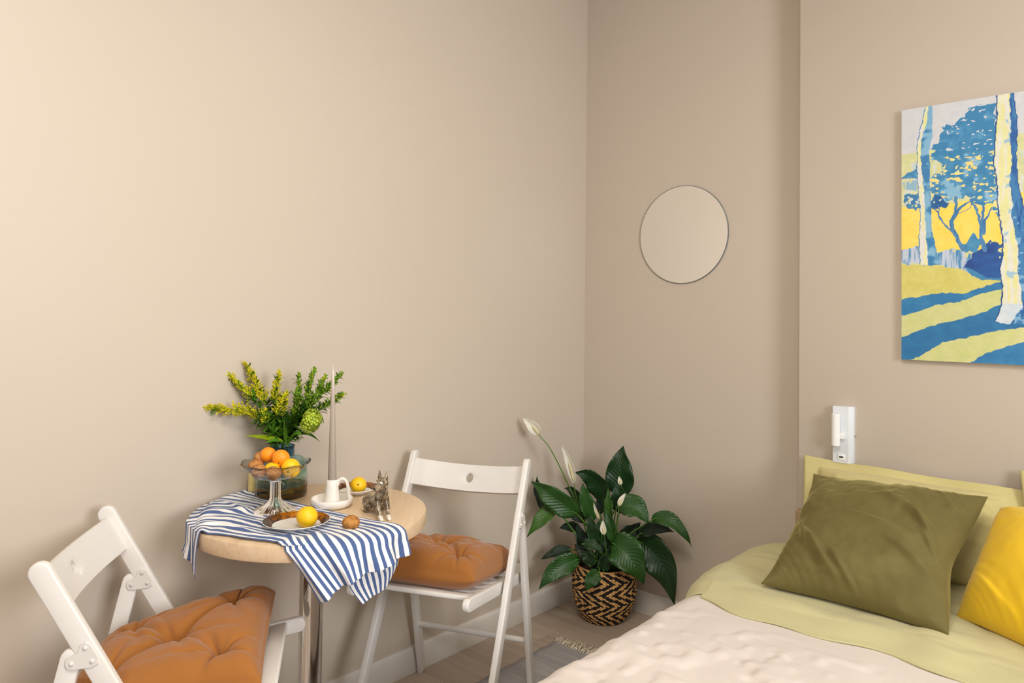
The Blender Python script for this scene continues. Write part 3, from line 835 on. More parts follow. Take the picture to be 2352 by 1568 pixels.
M_ORANGE = NT('orange_peel'); v = M_ORANGE.coord(); M_ORANGE.base(M_ORANGE.mix(M_ORANGE.noise(v, 40, 3), lin((252, 140, 10)), lin((255, 166, 32))))
M_ORANGE.set(Roughness=0.42); M_ORANGE.bump(M_ORANGE.noise(v, 420, 1), 0.35, 0.0009); M_ORANGE.p.inputs['Subsurface Weight'].default_value = 0.1; M_ORANGE.p.inputs['Subsurface Scale'].default_value = 0.01; M_ORANGE = M_ORANGE.m
M_YELLOW = NT('yellow_peel'); v = M_YELLOW.coord(); M_YELLOW.base(M_YELLOW.mix(M_YELLOW.noise(v, 30, 3), lin((250, 186, 8)), lin((255, 208, 22))))
M_YELLOW.set(Roughness=0.45); M_YELLOW.bump(M_YELLOW.noise(v, 300, 1), 0.22, 0.0008); M_YELLOW.p.inputs['Subsurface Weight'].default_value = 0.1; M_YELLOW.p.inputs['Subsurface Scale'].default_value = 0.01; M_YELLOW = M_YELLOW.m
def brown_mat():
    m = NT('rough_brown_skin'); v = m.coord(); f = m.noise(v, 60, 4)
    m.base(m.ramp(f, [(0.3, lin((140, 88, 44))), (0.52, lin((190, 130, 68))), (0.8, lin((212, 158, 92)))])); m.set(Roughness=0.8)
    m.bump(m.noise(v, 150, 4), 0.7, 0.002); return m.m
M_BROWN = brown_mat()
def biscuit_mat():
    m = NT('baked_crust'); v = m.coord(); f = m.noise(v, 90, 4)
    m.base(m.ramp(f, [(0.28, lin((110, 66, 26))), (0.45, lin((178, 120, 54))), (0.8, lin((204, 148, 78)))])); m.set(Roughness=0.85)
    m.bump(f, 0.8, 0.002); return m.m
M_BISC = biscuit_mat()
M_STALK = simple('dark_stalk_end', (84, 56, 24), 0.8)

def fruit(name, loc, r, mat, label, cat, group, squash=0.94, stalk_dir=None, lump=0.02, seed=0, dim=0.12):
    bm = bmesh.new(); bmesh.ops.create_icosphere(bm, subdivisions=4, radius=1.0)
    P = np.array([v.co[:] for v in bm.verts])
    n = fbm(P*1.6, seed, 2)
    k = 1 + lump*n
    sd = np.array(stalk_dir if stalk_dir else (0.1, 0.2, 1.0), float); sd /= np.linalg.norm(sd)
    c = P @ sd
    k = k - dim*np.exp(-((1-c)/0.03)**0.9)*0.8 - 0.5*dim*np.exp(-((1+c)/0.03))
    Q = P*k[:, None]
    Q = Q - np.outer((Q @ sd)*(1-squash), sd)
    for v, q in zip(bm.verts, Q): v.co = q*r
    t = thing(name, loc, label, cat, group)
    from_bm('skin', bm, mat, t, sharp=180)
    Vs, Fs = tube([sd*r*squash*(1-dim*0.95), sd*r*squash*(1-dim*0.35)], [0.0028*r/0.025, 0.0020*r/0.025], 8)
    mk('stalk_end', Vs, Fs, M_STALK, t)
    return t
def rel(dx, dz, dd):
    """place on the stand: right, up, away from the viewer, in metres from the stand axis"""
    rx, ry = 0.743, 0.669; fx, fy = -0.669, 0.743
    return (STX + rx*dx + fx*dd, STY + ry*dx + fy*dd, TOP + dz)
G = 'fruit heaped in the glass stand'
ZB = 0.104
fruit('orange', rel(-0.0260, 0.1400, 0.018), 0.0205, M_ORANGE, 'bright orange on top of the heap, the left one of the top pair', 'orange', G, stalk_dir=(-.3, .5, .6), seed=1)
fruit('orange', rel(0.0135, 0.1365, -0.004), 0.0220, M_ORANGE, 'bright orange on top of the heap with its stalk dimple facing down', 'orange', G, stalk_dir=(.45, -.5, -.35), seed=2)
fruit('yellow_fruit', rel(0.042, 0.1140, -0.014), 0.0240, M_YELLOW, 'large yellow fruit at the right rim of the glass stand', 'fruit', G, stalk_dir=(.5, -.6, -.2), seed=3, lump=0.05)
fruit('yellow_fruit', rel(-0.003, 0.1105, -0.020), 0.0195, M_YELLOW, 'yellow fruit in the middle of the heap, mostly hidden below the oranges', 'fruit', G, seed=4)
fruit('brown_fruit', rel(0.008, 0.1080, -0.043), 0.0185, M_BROWN, 'rough brown round fruit at the front of the glass stand', 'fruit', G, squash=0.88, seed=5, lump=0.06)
fruit('brown_fruit', rel(-0.031, 0.1095, -0.033), 0.0195, M_BROWN, 'rough brown fruit at the front left of the glass stand', 'fruit', G, squash=0.9, seed=6, lump=0.08)
fruit('brown_fruit', rel(-0.050, 0.1140, -0.004), 0.0195, M_BROWN, 'brown fruit at the left rim of the glass stand, below another', 'fruit', G, squash=0.9, seed=7, lump=0.08)
fruit('brown_fruit', rel(-0.048, 0.1310, 0.026), 0.0180, M_BROWN, 'light brown fruit highest at the left of the heap beside the orange', 'fruit', G, squash=0.92, seed=8, lump=0.07)

# plates with dark mottled rims
def plate_mats():
    m = NT('tortoiseshell_glaze'); v = m.coord()
    f = m.noise(v, 130, 4, 0.7, 0.6); g = m.noise(v, 9, 1)
    sp = m.new('ShaderNodeSeparateXYZ'); m.link(v, sp.inputs[0])
    gg = m.mathn('SUBTRACT', m.mathn('MULTIPLY', sp.outputs[1], 2.2), m.mathn('MULTIPLY', sp.outputs[0], 2.0))
    k = m.mathn('ADD', m.mathn('MULTIPLY', f, 0.8), m.mathn('ADD', m.mathn('MULTIPLY', g, 0.3), gg))
    m.base(m.ramp(k, [(0.42, lin((26, 18, 18))), (0.56, lin((58, 38, 26))), (0.70, lin((150, 84, 18))), (0.84, lin((206, 128, 30)))])); m.set(Roughness=0.18)
    return m.m
M_TORT = plate_mats()
M_CREAM = simple('cream_glaze', (232, 228, 220), 0.2, 0.02)
M_PORC = simple('white_porcelain', (240, 238, 234), 0.16, 0.01)
def plate(loc, R, label):
    t = thing('plate', loc, label, 'plate', 'small plates with dark mottled rims')
    k = R/0.078
    V, F = lathe([(0, 0.0045), (0.053*k, 0.0045), (0.0555*k, 0.0055)], 72)
    mk('plate_centre', V, F, M_CREAM, t)
    V, F = lathe([(0.0555*k, 0.0055), (0.059*k, 0.0085), (0.0655*k, 0.0130), (0.0770*k, 0.0165)], 72)
    mk('mottled_rim', V, F, M_TORT, t)
    V, F = lathe([(0.0770*k, 0.0165), (0.0778*k, 0.0164), (0.0780*k, 0.0154), (0.066*k, 0.0108), (0.056*k, 0.0056), (0.046*k, 0.0020), (0.043*k, 0.0), (0.040*k, 0.0), (0.039*k, 0.002), (0, 0.002)], 72)
    mk('plate_underside', V, F, M_PORC, t)
    return t
plate((PLX, PLY, TOP), 0.078, 'mottled dark rimmed plate with white centre, lying on the towel at the table front')
BPX, BPY = (0.237,-1.4109)
plate((BPX, BPY, TZ+0.0004), 0.064, 'dark rimmed plate at the back of the table behind the candle holder')
x, y = (0.4514,-1.7035)
fruit('yellow_fruit', (x, y, TOP+0.0045+0.0235), 0.0242, M_YELLOW, 'yellow fruit standing on the front plate on the towel', 'fruit', 'yellow fruit on the plates', squash=1.02, stalk_dir=(-.2, .3, 1), seed=12, lump=0.05, dim=0.05)
x, y = (0.2621,-1.4188)
fruit('yellow_fruit', (x, y, TZ+0.0049+0.0222), 0.0225, M_YELLOW, 'yellow fruit with a dark stalk spot on the back plate', 'fruit', 'yellow fruit on the plates', squash=0.98, stalk_dir=(.72, -.62, .28), seed=13, lump=0.02)
x, y = (0.5281,-1.634)
bm = bmesh.new(); bmesh.ops.create_icosphere(bm, subdivisions=5, radius=1.0)
P0 = np.array([v.co[:] for v in bm.verts]); n = fbm(P0*2.2, 31, 4)
for v, q in zip(bm.verts, P0*(1+0.05*n)[:, None]*np.array((0.0208, 0.0208, 0.0165))): v.co = q
o = from_bm('round_biscuit', bm, M_BISC, sharp=180, loc=(x, y, TOP+0.0165))
props(o, 'round golden brown biscuit lying alone on the striped towel', 'biscuit')

# white candle holder with handle, tall taper candle
M_HOLD = simple('white_matt_ceramic', (240, 234, 224), 0.4, 0.015)
hold = thing('candle_holder', (HOX, HOY, TZ), 'white ceramic chamber candle holder with a looped handle', 'candle holder')
V, F = lathe([(0, 0), (0.036, 0), (0.047, 0.004), (0.0535, 0.012), (0.0545, 0.0205), (0.0530, 0.0245), (0.0505, 0.0235), (0.0490, 0.015), (0.043, 0.0085), (0.0, 0.0075)], 72)
mk('dish', V, F, M_HOLD, hold)
V, F = lathe([(0.0225, 0.0065), (0.0205, 0.018), (0.0165, 0.054), (0.0152, 0.0710), (0.0142, 0.0722), (0.0128, 0.0710), (0.0122, 0.060), (0.0, 0.058)], 48)
mk('candle_cup', V, F, M_HOLD, hold)
R3 = np.array((0.743, 0.669, 0.0))
hp = catmull([R3*0.0135+np.array((0, 0, .056)), R3*0.0165+np.array((0, 0, .0665)), R3*0.0255+np.array((0, 0, .0735)), R3*0.0365+np.array((0, 0, .0680)), R3*0.0425+np.array((0, 0, .0500)), R3*0.0450+np.array((0, 0, .0300)), R3*0.0485+np.array((0, 0, .0195))], 40)
V, F = tube(hp, np.r_[np.linspace(0.0052, 0.0040, 20), np.linspace(0.0040, 0.0062, 20)], 14)
mk('handle', V, F, M_HOLD, hold)
M_WAX = NT('greige_wax'); v = M_WAX.coord(); sep = M_WAX.new('ShaderNodeSeparateXYZ'); M_WAX.link(v, sep.inputs[0])
M_WAX.base(M_WAX.ramp(M_WAX.mathn('MULTIPLY', sep.outputs[2], 3.3), [(0.0, lin((158, 146, 131))), (0.75, lin((180, 168, 154))), (0.97, lin((216, 208, 198)))]))
M_WAX.set(Roughness=0.45); M_WAX.p.inputs['Subsurface Weight'].default_value = 0.15; M_WAX.p.inputs['Subsurface Scale'].default_value = 0.01; M_WAX = M_WAX.m
cand = thing('taper_candle', (HOX, HOY, TZ+0.0585), 'tall slender greige taper candle standing in the white holder', 'candle')
L = 0.304; lean = R3*(-0.0028)
zz = np.linspace(0, 1, 24)
V, F = tube([np.array((0, 0, L*t))+lean*t for t in zz], 0.0116*(1-zz*0.70)*np.where(zz > 0.985, 0.75, 1), 28)
mk('wax', V, F, M_WAX, cand, sharp=50)
M_WICK = simple('pale_wick', (222, 214, 206), 0.8)
V, F = tube([np.array((0, 0, L))+lean, np.array((0, 0, L+0.007))+lean], 0.0009, 6); mk('wick', V, F, M_WICK, cand)
V, F = tube(bez(np.array((0, 0, L-0.024))+lean-R3*0.003, np.array((0, 0, L-0.026))-R3*0.010, np.array((0, 0, L-0.027))-R3*0.0165, 10), np.linspace(0.0013, 0.0006, 10), 6); mk('wax_drip', V, F, M_WICK, cand)

# small pale yellow pillar candle beside the vase
M_YWAX = simple('pale_yellow_wax', (226, 204, 132), 0.5, 0.03)
pil = thing('pillar_candle', (*(0.0347,-1.6106), TZ), 'short pale yellow pillar candle behind the fruit stand beside the vase', 'candle')
V, F = lathe([(0, 0), (0.0145, 0), (0.0155, 0.001), (0.0155, 0.054), (0.0140, 0.0555), (0.004, 0.0535), (0, 0.0535)], 32)
mk('wax', V, F, M_YWAX, pil, sharp=40)
V, F = tube([(0, 0, 0.053), (0.0008, 0, 0.060)], 0.0008, 6); mk('wick', V, F, M_STALK, pil)

# squat glass vase, blue neck over green body, with brown water
VX, VY = 0.1180, -1.5740
vase = thing('glass_vase', (VX, VY, TZ), 'squat blue green glass vase with brown water holding the flowers', 'vase')
m = glass('blue_green_glass', (1, 1, 1), 0.0, 1.45); v = m.coord(); sep = m.new('ShaderNodeSeparateXYZ'); m.link(v, sep.inputs[0])
m.base(m.ramp(m.mathn('DIVIDE', sep.outputs[2], 0.15), [(0.0, lin((232, 238, 214))), (0.40, lin((204, 230, 218))), (0.66, lin((170, 216, 222))), (0.82, lin((96, 158, 198)))]))
prof = [(0.0, 0.0), (0.060, 0.0), (0.067, 0.003), (0.0700, 0.010), (0.0705, 0.060), (0.0695, 0.080), (0.064, 0.092), (0.048, 0.102), (0.037, 0.108), (0.0335, 0.115), (0.0335, 0.136), (0.0350, 0.1385), (0.0340, 0.1395), (0.0320, 0.1375), (0.0312, 0.115), (0.034, 0.107), (0.046, 0.0995), (0.0615, 0.0895), (0.0670, 0.079), (0.0680, 0.060), (0.0675, 0.011), (0.064, 0.0062), (0.0, 0.0058)]
V, F = lathe(prof, 72)
mk('glass_body', V, F, m.m, vase)
mw = glass('brown_water', lin((214, 160, 84))[:3], 0.0, 1.33).m
V, F = lathe([(0, 0.0045), (0.0640, 0.0048), (0.0685, 0.0112), (0.0688, 0.033), (0.0, 0.033)], 64)
mk('water', V, F, mw, vase, sharp=40)

# flowers: goldenrod stems and a green snowball bloom
def leafy(name, col, rough=0.45, spec=0.4):
    m = NT(name); v = m.coord(); c = lin(col)
    m.base(m.mix(m.noise(v, 30, 2), tuple(x*0.72 for x in c[:3]) + (1,), tuple(min(1, x*1.25) for x in c[:3]) + (1,)))
    m.set(Roughness=rough); m.p.inputs['Specular IOR Level'].default_value = spec
    m.p.inputs['Subsurface Weight'].default_value = 0.08; m.p.inputs['Subsurface Scale'].default_value = 0.004
    return m.m
M_GSTEM = leafy('green_stem', (86, 122, 36))
M_GLEAF = leafy('goldenrod_leaf', (82, 128, 28))
M_GLEAF2 = leafy('goldenrod_dark_leaf', (58, 100, 26))
M_FLY = leafy('yellow_florets', (216, 204, 16), 0.7)
M_FLG = leafy('green_buds', (122, 160, 34), 0.7)
OCT_V = np.array(((1, 0, 0), (-1, 0, 0), (0, 1, 0), (0, -1, 0), (0, 0, 1), (0, 0, -1)), float)
OCT_F = ((0, 2, 4), (2, 1, 4), (1, 3, 4), (3, 0, 4), (2, 0, 5), (1, 2, 5), (3, 1, 5), (0, 3, 5))
def small_leaf(mb, base, d, up, L, w, bend, n=5):
    d = np.asarray(d, float); d /= np.linalg.norm(d)
    s = np.cross(d, up); s /= np.linalg.norm(s) + 1e-9; nn = np.cross(s, d)
    V = []; F = []
    for i in range(n):
        t = i/(n-1); wd = w*math.sin(PI*min(1, t*0.93+0.05))**0.8
        c = base + d*L*t + nn*(-bend*L*t*t)
        V += [c - s*wd, c + nn*(-0.15*wd), c + s*wd]
    for i in range(n-1):
        a = 3*i
        F += [(a, a+3, a+4, a+1), (a+1, a+4, a+5, a+2)]
    mb.add(np.array(V), F)
def goldenrod(tip, mid, label, yellow, frac=0.45, width=0.016, seed=0, nl=26, leafL=0.036):
    rg = np.random.default_rng(seed)
    base = np.array((VX + rg.uniform(-.015, .015), VY + rg.uniform(-.015, .015), TZ+0.02))
    neck = np.array((VX + rg.uniform(-.02, .02), VY + rg.uniform(-.02, .02), TZ+0.137))
    pts = catmull([base, neck, mid, tip], 40)
    t = thing('goldenrod_stem', tuple(base), label, 'flower', 'goldenrod stems in the vase')
    V, F = tube(pts, np.linspace(0.0019, 0.0006, 40), 6)
    mk('stem', V, F, M_GSTEM, t, world_verts=True)
    T = np.gradient(pts, axis=0); T /= np.linalg.norm(T, axis=1)[:, None]
    seglen = np.r_[0, np.cumsum(np.linalg.norm(np.diff(pts, axis=0), axis=1))]
    tot = seglen[-1]; s0 = np.interp(0.145, pts[:, 2]-TZ, seglen) if pts[-1, 2] > TZ+0.15 else tot*0.4
    def at(s):
        return np.array([np.interp(s, seglen, pts[:, k]) for k in range(3)]), np.array([np.interp(s, seglen, T[:, k]) for k in range(3)])
    def rdir(tn, out):
        a = np.cross(tn, (0.3, 0.2, 1.0)); a /= np.linalg.norm(a); b = np.cross(tn, a); ph = rg.uniform(0, 2*PI)
        q = (a*math.cos(ph)+b*math.sin(ph))
        return q*out + tn*(1-out)
    lm = MB()
    sp = tot - (tot-s0)*frac*1.0
    for k in range(int(nl*2.2)):
        s = s0 + (sp*1.04-s0)*rg.uniform(0, 1)
        c, tn = at(s); small_leaf(lm, c, rdir(tn, rg.uniform(.45, .8)), (0, 0, 1), leafL*rg.uniform(.6, 1.15), 0.0056*rg.uniform(.7, 1.2), rg.uniform(.0, .45))
    for k in range(nl):
        s = sp + (tot-sp)*rg.uniform(0, .85)
        c, tn = at(s); small_leaf(lm, c, rdir(tn, rg.uniform(.4, .7)), (0, 0, 1), leafL*rg.uniform(.35, .75), 0.0036, rg.uniform(0, .3), 4)
    V, F = lm.get(); o = mk('leaves', V, F, M_GLEAF if seed % 3 else M_GLEAF2, t, world_verts=True); o['kind'] = 'stuff'
    fm = MB(); gm = MB()
    s1 = tot - (tot-s0)*frac
    nb = int(20 + 56*(tot-s1)/0.1)
    for k in range(nb):
        f = (k+rg.uniform(0, 1))/nb; s = s1 + (tot-s1)*f
        c, tn = at(s); L = width*1.75*(1.06-f)**0.65*rg.uniform(.5, 1.0) + 0.004
        d = rdir(tn, rg.uniform(.4, .75)); d[2] += 0.25; d /= np.linalg.norm(d)
        m_ = max(3, int(L/0.0022))
        for q in range(m_):
            p = c + d*L*(q+0.6)/m_ + rg.normal(0, 0.0009, 3)
            r = rg.uniform(0.0014, 0.0029)
            tgt = fm if rg.uniform() < yellow*(0.5+0.7*(q/m_)+.25*f) else gm
            A = np.linalg.qr(rg.normal(size=(3, 3)))[0]
            tgt.add((OCT_V*np.array((1, .8, 1.3))*r) @ A + p, OCT_F)
    for mb_, nm, mt in ((fm, 'yellow_blossom', M_FLY), (gm, 'green_buds', M_FLG)):
        if mb_.n:
            V, F = mb_.get(); o = mk(nm, V, F, mt, t, world_verts=True, smooth=False); o['kind'] = 'stuff'
DV = 2.0625
for k, (tip, mid, label, yel, frac, wd, nl) in enumerate([
    ((-0.0025,-1.74,0.9773), (0.0713,-1.6325,0.9519), 'yellow goldenrod stem leaning nearly flat, the leftmost in the vase', .95, .62, .020, 30),
    ((-0.0021,-1.6749,1.0665), (0.0699,-1.607,0.9614), 'yellow goldenrod stem slanting up left, between the flat one and the tallest', .8, .42, .014, 30),
    ((0.0138,-1.6345,1.0973), (0.0643,-1.5852,0.965), 'tallest yellow goldenrod stem, thickest plume, upper left of the vase', .9, .52, .020, 34),
    ((0.096,-1.5733,1.0759), (0.0826,-1.5821,0.9604), 'yellow goldenrod stem with tip curling right, in the middle of the bouquet', .92, .45, .015, 28),
    ((0.1318,-1.5796,1.0121), (0.1171,-1.5913,0.9586), 'short golden yellow goldenrod stem with an arching head, low in the middle', 1.0, .42, .011, 22),
    ((0.1301,-1.5679,1.0195), (0.1207,-1.5746,0.9574), 'short yellow goldenrod stem with a pointed upright tip, right of the arching one', .8, .5, .009, 18),
    ((0.1262,-1.6374,0.9758), (0.1117,-1.6085,0.9177), 'short leafy goldenrod stem with few yellow florets, low front left', .55, .35, .013, 36),
    ((0.1095,-1.5205,1.0678), (0.1141,-1.5267,0.9583), 'slim green budded goldenrod stem with tip hooking left, right half', .08, .4, .009, 24),
    ((0.1525,-1.4956,1.0828), (0.1358,-1.5208,0.9661), 'tall green budded goldenrod stem, highest of the right half', .06, .52, .014, 36),
    ((0.1754,-1.4744,1.0621), (0.1343,-1.5085,0.9586), 'green budded goldenrod stem just left of the candle', .06, .52, .016, 36),
    ((0.202,-1.4371,1.068), (0.1358,-1.494,0.9698), 'green goldenrod stem whose tip shows right of the candle, topmost there', .1, .35, .010, 30),
    ((0.2063,-1.4316,1.0108), (0.1356,-1.4935,0.9449), 'green goldenrod stem reaching furthest right behind the candle', .1, .4, .012, 36),
    ((0.142,-1.5439,1.0273), (0.1263,-1.5425,0.9549), 'short green goldenrod stem in the gap at the middle right', .06, .5, .009, 26)]):
    goldenrod(np.array(tip), np.array(mid), label, yel, frac, wd, 40+k, nl)

def snowball():
    c = np.array((0.216,-1.5422,0.9438))
    t = thing('snowball_bloom', tuple(c), 'round lime green snowball bloom on the right side of the vase', 'flower')
    pts = catmull([(VX+.005, VY+.005, TZ+.03), (VX+.012, VY+.0, TZ+.137), (0.1654,-1.5466,0.9171), c], 24)
    V, F = tube(pts, 0.0016, 6); mk('stem', V, F, M_GSTEM, t, world_verts=True)
    rg = np.random.default_rng(3); mb = MB()
    R = np.array((0.027, 0.027, 0.033))
    n = 260
    for i in range(n):
        z = 1-2*(i+.5)/n; ph = i*2.39996; q = np.array((math.cos(ph)*math.sqrt(1-z*z), math.sin(ph)*math.sqrt(1-z*z), z))
        q = q + rg.normal(0, .05, 3); q /= np.linalg.norm(q)
        p = c + q*R*rg.uniform(.88, 1.06) + (0.006*np.array((1, 0.6, 0)) if q[2] < -0.2 else 0)*-1
        a = np.cross(q, (.3, .5, .8)); a /= np.linalg.norm(a); b = np.cross(q, a); r = rg.uniform(.0038, .0055); rot = rg.uniform(0, 6)
        V = [p - q*.001]
        for k in range(10):
            rr = r*(1 if k % 2 else .5); th_ = rot+k*PI/5
            V.append(p + (a*math.cos(th_)+b*math.sin(th_))*rr + q*(.0012 if k % 2 else 0))
        mb.add(np.array(V), [(0, k+1, (k+1) % 10+1) for k in range(10)])
    V, F = mb.get(); o = mk('petals', V, F, leafy('lime_petals', (186, 206, 62), .7), t, world_verts=True, smooth=False); o['kind'] = 'stuff'
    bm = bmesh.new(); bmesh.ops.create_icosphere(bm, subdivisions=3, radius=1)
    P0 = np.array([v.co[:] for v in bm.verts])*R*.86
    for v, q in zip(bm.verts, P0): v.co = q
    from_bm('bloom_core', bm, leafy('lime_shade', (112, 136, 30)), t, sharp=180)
snowball()
def foliage_leaf(pts, w, mat, label):
    P = through(*pts, 12); T = np.gradient(P, axis=0); T /= np.linalg.norm(T, axis=1)[:, None]
    t = thing('cut_leaf_stem', (VX, VY, TZ+.137), label, 'leaf', 'loose leaves at the vase neck')
    s = np.cross(T, (0.4, -0.5, 0.75)); s /= np.linalg.norm(s, axis=1)[:, None]
    k = np.sin(PI*np.linspace(.04, 1, 12)**.85)[:, None]*w
    up = np.cross(s, T)
    V = np.stack((P - s*k, P - up*k*.15, P + s*k), 1).reshape(-1, 3)
    F = grid_faces(12, 3); mk('leaf_blade', V, F, mat, t, world_verts=True)
dv = DV
foliage_leaf(((0.1406,-1.585,0.8861), (0.1251,-1.6262,0.8987), (0.0971,-1.6786,0.9062)), .0085, leafy('lime_leaf', (132, 150, 8)), 'broad lime leaf sticking out left just above the vase neck')
foliage_leaf(((0.1209,-1.5487,0.8792), (0.1678,-1.5341,0.9051), (0.2174,-1.5157,0.8825)), .0055, M_GLEAF2, 'narrow dark leaf drooping right of the vase neck below the snowball')
foliage_leaf(((0.145,-1.5808,0.879), (0.1519,-1.6154,0.8937), (0.1491,-1.6446,0.8875)), .0075, M_GLEAF, 'green leaf folded over the left lip of the vase')
foliage_leaf(((0.1495,-1.5767,0.8766), (0.1835,-1.5739,0.9103), (0.2153,-1.5721,0.9057)), .009, M_GLEAF, 'green leaf standing over the right lip of the vase')
foliage_leaf(((0.1459,-1.5799,0.8766), (0.1633,-1.5925,0.9219), (0.1788,-1.6062,0.9487)), .008, M_GLEAF, 'upright green leaf at the middle of the vase neck')

# glazed dog figurine
def dog():
    ox, oy = (0.4652,-1.5052)
    t = thing('dog_figurine', (ox, oy, TZ), 'glazed grey and white dog figurine lying upright on the table', 'figurine', None, math.radians(-22)); DS = .9
    parts = []
    def seg(p, q, r0, r1, n=6):
        P = np.linspace(p, q, n); r = np.linspace(r0, r1, n)
        for a, b in zip(P, r): parts.append((a, b))
    seg((-.058, 0, .030), (-.02, 0, .037), .023, .023); seg((-.02, 0, .037), (.018, 0, .048), .023, .023); seg((.018, 0, .050), (.034, 0, .068), .022, .0185)
    seg((.034, 0, .068), (.040, 0, .088), .0165, .0145)
    for s in (1, -1):
        seg((.026, s*.013, .052), (.044, s*.0135, .028), .0105, .0075); seg((.044, s*.0135, .028), (.062, s*.011, .008), .0075, .0062); seg((.062, s*.011, .0068), (.070, s*.011, .006), .0068, .0062)
        seg((-.050, s*.017, .028), (-.030, s*.023, .018), .018, .012); seg((-.030, s*.024, .012), (-.052, s*.026, .008), .009, .0075); seg((-.052, s*.026, .007), (-.066, s*.026, .0065), .007, .006)
    seg((-.072, 0, .02), (-.085, .012, .008), .009, .006); seg((-.085, .012, .008), (-.07, .03, .006), .006, .004)
    # head turned to its right
    a = math.radians(-52); hd = np.array((math.cos(a), math.sin(a), 0)); hs = np.array((-math.sin(a), math.cos(a), 0)); hc = np.array((.041, -.002, .098))
    seg(hc-hd*.003, hc+hd*.006, .0165, .0155); seg(hc+hd*.010+np.array((0, 0, -.004)), hc+hd*.029+np.array((0, 0, -.011)), .0105, .0066)
    seg(hc+hd*.012+np.array((0, 0, -.013)), hc+hd*.024+np.array((0, 0, -.017)), .0062, .004)
    for s in (1, -1):
        seg(hc+hs*s*.0105+np.array((0, 0, .012))-hd*.003, hc+hs*s*.0125+np.array((0, 0, .034))-hd*.004, .0066, .0018, 9)
    mb = MB(); bm = bmesh.new(); bmesh.ops.create_icosphere(bm, subdivisions=2, radius=1)
    SV = np.array([v.co[:] for v in bm.verts]); SF = [tuple(v.index for v in f.verts) for f in bm.faces]; bm.free()
    for c, r in parts: mb.add(SV*r+c, SF)
    m = NT('mottled_dog_glaze'); v = m.coord('Object')
    f = m.noise(m.mapping(v, (60, 60, 28)), 1.0, 4, .65, 1.6)
    c1 = m.ramp(f, [(0.34, lin((46, 34, 22))), (0.5, lin((112, 94, 70))), (0.62, lin((168, 150, 122))), (0.74, lin((228, 216, 196)))])
    sep = m.new('ShaderNodeSeparateXYZ'); m.link(v, sep.inputs[0])
    paw = m.mathn('MULTIPLY', m.mathn('LESS_THAN', m.mathn('ADD', sep.outputs[2], m.mathn('MULTIPLY', f, .012)), .021), m.mathn('GREATER_THAN', m.mathn('ABSOLUTE', m.mathn('ADD', sep.outputs[0], -.0)), .043))
    m.base(m.mix(paw, c1, lin((236, 226, 210)))); m.set(Roughness=0.12); m.p.inputs['Coat Weight'].default_value = .5
    V, F = mb.get(); t.scale = (DS, DS, DS); o = mk('body', V, F, m.m, t)
    rm = o.modifiers.new('merge', 'REMESH'); rm.mode = 'VOXEL'; rm.voxel_size = 0.0016; rm.use_smooth_shade = True
    sm = o.modifiers.new('soften', 'SMOOTH'); sm.factor = .5; sm.iterations = 5
    eye = simple('dog_eye', (18, 14, 12), .1); wht = simple('dog_brow', (236, 228, 212), .15); red = simple('dog_mouth', (176, 74, 52), .3)
    def ball(nm, c, r, mt):
        mk(nm, SV*np.asarray(r)+c, SF, mt, t)
    ball('nose', hc+hd*.036+np.array((0, 0, -.009)), (.0032,)*3, eye)
    for s in (1, -1):
        ball('brow', hc+hd*.0165+hs*s*.007+np.array((0, 0, .004)), (.0036, .0036, .0030), wht)
        ball('eye', hc+hd*.0195+hs*s*.0072+np.array((0, 0, .0026)), (.0018,)*3, eye)
    ball('mouth', hc+hd*.027+np.array((0, 0, -.0165)), (.0065, .0045, .0015), red)
dog()

